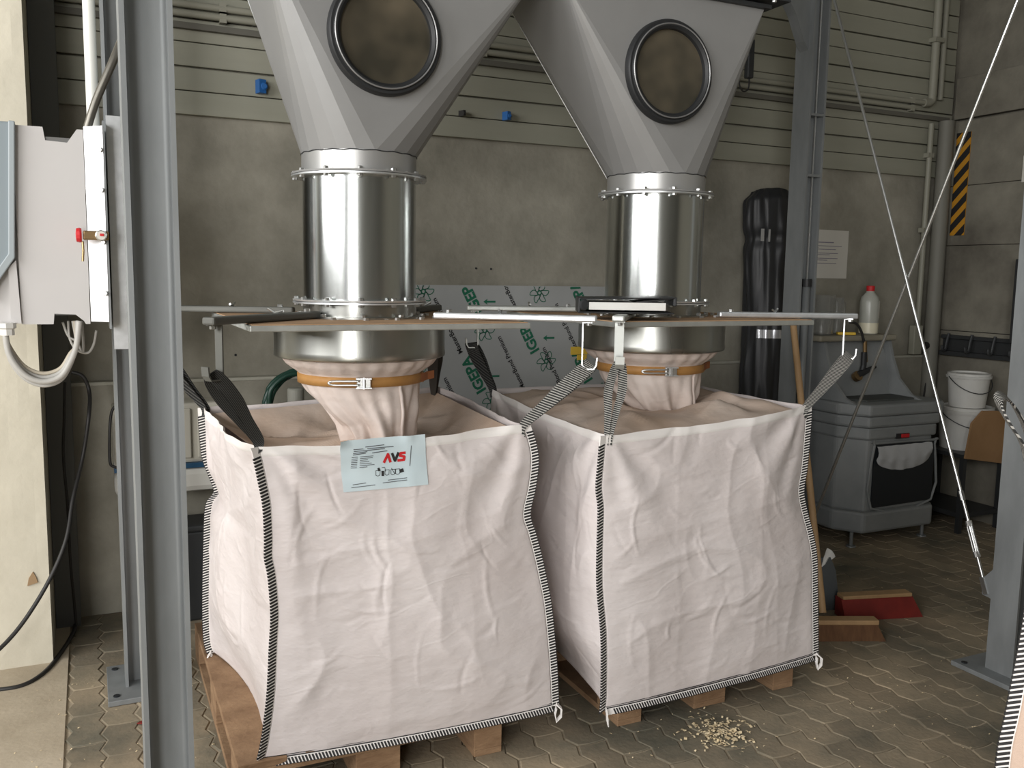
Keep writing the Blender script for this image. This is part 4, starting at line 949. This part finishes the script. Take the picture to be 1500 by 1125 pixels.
# parts washer
WS = thing('parts_washer', (4.43, 4.1, 0), 'grey plastic washing station with basin and splash hood on the right', 'washing station')
wx0, wx1, wy0, wy1 = 4.05, 4.80, 3.84, 4.42
def oct_(g, c=.10, back=0): 
    return [(wx0+c-g, wy0-g), (wx1-c*.6+g, wy0-g), (wx1+g, wy0+c*.6-g), (wx1+g, wy1), (wx0-g, wy1), (wx0-g, wy0+c*1.6-g)]
MB().prism(oct_(-.005), .085, .215).build('base_tray', M_WASH, WS, bevel=.018)
MB().prism(oct_(-.03), .21, .66).build('body', M_WASH, WS, bevel=.015)
MB().prism(oct_(-.012), .655, .73).build('band', M_WASH, WS, bevel=.014)
MB().prism(oct_(.0), .73, .80).build('band', M_WASH, WS, bevel=.016)
MB().prism(oct_(.012), .80, .872).build('basin', M_WASH, WS, bevel=.016)
MB().prism([(wx0+.17, wy0+.10), (wx1-.18, wy0+.10), (wx1-.16, wy0+.30), (wx0+.12, wy0+.30)], .868, .884).build('basin_grate', mat('grate_dark', (.06, .065, .06), .7), WS, bevel=.005)
# splash hood: curved side wings and back sheet
for sx_, x_in, x_out in ((-1, wx0+.03, wx0+.05), (1, wx1-.17, wx1-.15)):
    prof = [(wy1, .86), (wy0+.05, .87), (wy0+.14, .90), (wy0+.24, .99), (wy0+.30, 1.12), (wy0+.335, 1.23), (wy1, 1.25)]
    MB().extrude([(x_in, y, zz) for y, zz in prof], (.02, 0, 0)).build('side_wing', M_WASH, WS)
MB().extrude([(wx0+.03, wy1-.02, .86), (wx1-.03, wy1-.02, .86), (wx1-.06, wy1-.02, .96), (wx1-.11, wy1-.02, 1.10), (wx1-.15, wy1-.02, 1.24), (wx0+.03, wy1-.02, 1.24)], (0, .03, 0)).build('splash_back', M_WASH, WS)
MB().add([(wx0+.05, wy0+.30, .87), (wx1-.09, wy0+.30, .87), (wx1-.20, wy0+.37, 1.22), (wx0+.05, wy0+.37, 1.22), (wx0+.05, wy0+.33, .87), (wx1-.09, wy0+.33, .87), (wx1-.20, wy0+.40, 1.22), (wx0+.05, wy0+.40, 1.22)], [(0,1,2,3),(7,6,5,4),(0,4,5,1),(1,5,6,2),(2,6,7,3),(3,7,4,0)]).build('splash_sheet', M_WASH, WS)
MB().box((wx0-.03, wy0+.30, 1.225), (wx1-.13, wy1, 1.262)).build('shelf', mat('shelf_dust', (.22, .20, .15), .75, col2=(.28, .26, .2), scale=6), WS, bevel=.012)
# front opening with hanging liner
op = [(4.225, .235), (4.735, .245), (4.735, .60), (4.72, .625), (4.24, .632), (4.225, .62)]
MB().extrude([(x, wy0+.022, zz) for x, zz in op], (0, .012, 0)).build('opening', M_DARK, WS)
fr_ = smoothpath([(x, wy0+.024, zz) for x, zz in op], 3, closed=True); MB().tube(fr_, .008, 8, closed=True).build('opening_frame', M_WASH, WS)
def lin(u, v):
    x = 4.235+.46*u; dz = .155*(math.sin(PI*min(1, max(0, u)))**.5*.45+.55)
    return Vector((x, wy0+.012-.014*math.sin(PI*v)-.006*noise.noise((u*7, v*4, 3))-.004*math.sin(u*30)*v, .615-dz*v+.006*noise.noise((u*6, 0, 1))))
MB().grid(lin, 40, 12).build('liner_bag', M_SHEETB, WS, smooth=True)
MB().box((4.385, wy0+.005, .655), (4.49, wy0+.03, .685)).build('switch_plate', M_PRINT, WS); MB().box((4.42, wy0-.002, .659), (4.485, wy0+.01, .682)).build('red_switch', M_RED, WS, bevel=.004)
for x, y in ((4.12, 3.90), (4.72, 3.90), (4.10, 4.36), (4.74, 4.36)):
    ft = MB().tube([(x, y, 0), (x, y, .09)], .011, 10).build('leg', M_GALV, WS); MB().lathe((x, y, 0), [(.03, 0), (.028, .008)], 14).build('foot', M_GALV, ft)
# things on the shelf
BT = thing('plastic_bottle', (4.545, 4.27, 1.262), 'translucent bottle with red cap standing on the washer shelf', 'bottle')
MB().lathe((4.545, 4.27, 1.262), [(.056, 0), (.06, .01), (.06, .20), (.052, .235), (.026, .265), (.024, .275)], 24).build('body', mat('bottle_film', (.55, .56, .50), .3, trans=.3), BT, smooth=R(50))
MB().lathe((4.545, 4.27, 1.262), [(.0605, .004), (.0608, .07)], 24, caps=False).build('liquid', M_LIQ, BT, smooth=True)
MB().lathe((4.545, 4.27, 1.535), [(.025, 0), (.026, .03), (.023, .034)], 18).build('cap', M_RED, BT)
MB().grid(lambda a, b: Vector((4.545+.0615*math.cos(R(-75+55*a)), 4.27+.0615*math.sin(R(-75+55*a)), 1.262+.10+.11*b)), 8, 2).build('label', M_PAPER, BT, smooth=True)
for x, y, r_, h_, lb in ((4.13, 4.25, .075, .24, 'wide clear measuring jug on the washer shelf'), (4.285, 4.28, .035, .225, 'narrow clear measuring jug beside the wide one on the shelf')):
    J = thing('measuring_jug', (x, y, 1.262), lb, 'jug', 'jugs on the shelf')
    MB().lathe((x, y, 1.262), [(.001, 0), (r_*.9, 0), (r_, h_), (r_*1.06, h_+.006), (r_*.96, h_), (r_*.86, .008), (.001, .008)], 28, caps=False).build('body', M_CLEAR, J, smooth=R(50))
    MB().tube(smoothpath([(x+r_*.9, y, 1.262+h_*.9), (x+r_*1.5, y, 1.262+h_*.85), (x+r_*1.5, y, 1.262+h_*.4), (x+r_*.88, y, 1.262+h_*.25)], 5), .008, 8).build('handle', M_CLEAR, J, smooth=True)
o = MB().obox((4.265, 4.18, 1.272), .11, .05, .018, rz=-.5).build('yellow_scraper', M_YEL, bevel=.006); tag(o, 'yellow scraper lying on the washer shelf', 'scraper')
SGN = thing('spray_gun', (4.42, 4.05, .95), 'black and brass spray gun hanging from a hose before the splash hood', 'spray gun')
MB().tube(smoothpath([atY(u, v, 4.12) for u, v in ((1245, 472), (1254, 474), (1261, 484), (1265, 498), (1267, 505))], 5), .008, 8).build('hose', M_CABLE, SGN)
MB().tube([atY(1267, 500, 4.12), atY(1267, 515, 4.12), atY(1268, 530, 4.12)], .013, 10).build('coupling', M_BRASS, SGN)
MB().tube([atY(1266, 516, 4.11), atY(1265, 535, 4.11), atY(1262, 547, 4.11)], .018, 10).build('grip', M_RUB, SGN)
MB().tube([atY(1282, 537, 4.10), atY(1268, 544, 4.10), atY(1255, 550, 4.10)], [.012, .018, .026], 12).build('nozzle', M_RUB, SGN)
MB().lathe(atY(1256, 551, 4.09), [(.03, -.02), (.032, .01)], 14, ax=Matrix.Rotation(R(60), 3, 'X')).build('nozzle_ring', M_BRASS, SGN)
# buckets on low bench
BE = thing('low_bench', (5.17, 4.0, 0), 'dark low bench under the stacked white buckets', 'bench')
MB().box((4.97, 3.83, .49), (5.37, 4.34, .515)).build('top', M_DSTEEL, BE); MB().box((4.99, 3.84, .10), (5.36, 4.33, .13)).build('shelf', M_DSTEEL, BE)
for x in (4.99, 5.35):
    for y in (3.85, 4.32): MB().box((x-.015, y-.015, 0), (x+.015, y+.015, .49)).build('leg', M_DSTEEL, BE)
def bucket(c, r0, r1, h, lb):
    T = thing('white_bucket', c, lb, 'bucket', 'white buckets on the bench'); c = Vector(c)
    MB().lathe(c, [(r0, 0), (r1, h*.86)], 40).build('body', M_WHITEP, T, smooth=R(40))
    MB().lathe(c, [(r1, h*.86), (r1+.010, h*.86), (r1+.012, h*.93), (r1+.004, h*.935), (r1+.004, h), (r1-.012, h+.003), (r1-.018, h-.008)], 40).build('lid', M_WHITEP, T, smooth=R(30))
    MB().tube([c+Vector(((r1+.013)*math.cos(R(a)), (r1+.013)*math.sin(R(a)), h*.9-.10*math.sin(R((a+200)*1.0)))) for a in range(-200, -19, 12)], .003, 6).build('bail', M_DSTEEL, T)
bucket((5.20, 4.02, .516), .145, .165, .275, 'larger white bucket, lower of the two stacked on the bench')
bucket((5.165, 3.99, .796), .108, .125, .22, 'smaller white bucket on top of the larger bucket')
cbm = MB(); q = [atY(u, v, 3.8185) for u, v in ((1414, 672), (1478, 680), (1478, 608), (1462, 602), (1440, 602), (1424, 620))]
o = cbm.extrude(q, (.0, .012, 0)).build('cardboard_piece', M_CARD); tag(o, 'brown cardboard piece leaning beside the white buckets', 'cardboard')

# brooms and dustpan
B1 = thing('push_broom', (2.97, 2.92, 0), 'brown push broom with wooden handle leaning behind the right bulk bag', 'broom')
hb = Vector((2.99, 2.97, .085)); ht = Vector((3.22, 3.52, 1.42))
d1 = Vector((3.14-2.86, 2.745-2.865, 0)).normalized(); n1 = Vector((-d1.y, d1.x, 0)); X1 = Matrix((d1, n1, Vector((0, 0, 1)))).transposed()
bc = Vector((2.97, 2.90, 0))
MB().obox(bc+Vector((0, 0, .078)), .42, .06, .022, ax=X1).build('head_block', M_HANDLE, B1, bevel=.004)
m = MB(); Pm = []
for z_, ex, ey in ((.067, .205, .028), (.0, .235, .05)):
    for sx_, sy_ in ((-1, -1), (1, -1), (1, 1), (-1, 1)): Pm.append(bc+d1*ex*sx_+n1*ey*sy_+Vector((0, 0, z_)))
m.add(Pm, [(0,1,2,3),(7,6,5,4),(0,4,5,1),(1,5,6,2),(2,6,7,3),(3,7,4,0)]).build('bristles', M_BRIST, B1)
MB().tube([hb, hb.lerp(ht, .5), ht], .0165, 12).build('handle', M_HANDLE, B1, smooth=R(40))
B2 = thing('red_broom', (3.39, 2.98, 0), 'red bristled broom head lying on the dark floor', 'broom')
d2 = Vector((3.57-3.18, 2.945-3.05, 0)).normalized(); n2 = Vector((-d2.y, d2.x, 0)); X2 = Matrix((d2, n2, Vector((0, 0, 1)))).transposed(); rc = Vector((3.375, 3.01, 0))
MB().obox(rc+Vector((-.02, 0, .108)), .36, .06, .018, ax=X2).build('head_block', M_HANDLE, B2, bevel=.004)
Pm = []
for z_, e0, e1, ey in ((.10, -.205, .165, .028), (.0, -.19, .215, .05)):
    for ex, sy_ in ((e0, -1), (e1, -1), (e1, 1), (e0, 1)): Pm.append(rc+d2*ex+n2*ey*sy_+Vector((0, 0, z_)))
MB().add(Pm, [(0,1,2,3),(7,6,5,4),(0,4,5,1),(1,5,6,2),(2,6,7,3),(3,7,4,0)]).build('bristles', M_REDB, B2)
DP = thing('hand_brush', (3.17, 3.12, 0), 'grey dustpan standing upright with pale hand brush behind the broom', 'dustpan')
MB().extrude([(3.08, 3.17, .0), (3.27, 3.14, .0), (3.235, 3.145, .20), (3.20, 3.15, .27), (3.10, 3.165, .27)], (.004, .012, 0)).build('pan', mat('pan_grey', (.09, .10, .105), .5), DP)
m = MB()
for k in range(16):
    a = R(28+3.2*k); p0 = Vector((3.155, 3.16, .225)); m.tube([p0, p0+Vector((math.cos(a)*.085, -.01, math.sin(a)*.095))], [.004, .002], 5)
m.build('bristles', M_WHITEP, DP)

# binder on the plate
BD = thing('ring_binder', (1.75, 2.68, 1.4525), 'black ring binder with white papers lying on the right hopper plate', 'binder')
rzb = Matrix.Rotation(R(-27), 3, 'Z'); bcen = Vector((1.70, 2.705, 1.4795))
def bb(dx, dy, dz, sx_, sy_, sz_, nm, m_, bev=.003, par=None, ry=0):
    return MB().obox(bcen+rzb @ Vector((dx, dy, dz)), sx_, sy_, sz_, ax=rzb @ Matrix.Rotation(R(ry), 3, 'Y')).build(nm, m_, par or BD, bevel=bev)
bb(0, 0, .000, .325, .25, .005, 'cover', M_RUB); bb(0, 0, .049, .325, .25, .005, 'cover', M_RUB, ry=-1.2)
bb(-.158, 0, .025, .008, .25, .05, 'spine', M_RUB); bb(.005, 0, .022, .26, .235, .026, 'paper_block', M_WHITEP, .001)
bb(.10, .02, .043, .13, .24, .006, 'dividers', M_PRINT, .001, ry=-7); bb(.165, .0, .04, .012, .24, .03, 'cover_flap', M_RUB)
MB().lathe(bcen+rzb @ Vector((-.145, -.12, .026)), [(.017, 0), (.019, .006), (.012, .008)], 16, ax=Matrix.Rotation(R(90), 3, 'X')).build('finger_ring', M_DSTEEL, BD)

# wood shavings scattered on the floor and on the plates
m = MB()
def shav(x, y, z_, s):
    a = random.uniform(0, 2*PI); w = s*random.uniform(.25, .5); t = Vector((math.cos(a), math.sin(a), 0)); n = Vector((-t.y, t.x, 0)); c = Vector((x, y, z_+.001)); h = s*random.uniform(.1, .45)
    m.add([c-t*s-n*w, c-t*s+n*w, c+Vector((0, 0, h))+n*w, c+Vector((0, 0, h))-n*w, c+t*s*.8+n*w, c+t*s*.8-n*w], [(0, 3, 2, 1), (3, 5, 4, 2)])
for k in range(420):
    x, y = random.uniform(1.2, 3.3), random.uniform(1.5, 2.6)
    if random.random() < .35+.3*noise.noise((x*2, y*2, 0)): shav(x, y, .0, random.uniform(.0015, .0065))
for k in range(210): shav(random.gauss(1.97, .055), random.gauss(2.40, .05), random.uniform(0, .008), random.uniform(.004, .012))
for k in range(120): shav(random.uniform(-.3, .4), random.uniform(2.6, 3.8), .002, random.uniform(.0015, .006))
for k in range(80): shav(random.uniform(2.5, 4.6), random.uniform(2.3, 3.3), .0, random.uniform(.002, .007))
o = m.build('wood_shavings', M_SHAV, recalc=False); tag(o, 'pale wood shavings scattered over the paving', 'shavings', kind='stuff')
o = MB().extrude([Vector((.115+a, 3.28+b, .002)) for a, b in ((-.02, 0), (-.005, .012), (.02, .008), (.03, -.004), (.004, -.012))], (0, 0, .004)).build('red_scrap', M_REDB); tag(o, 'small red plastic scrap on the paving near the left base plate', 'scrap')
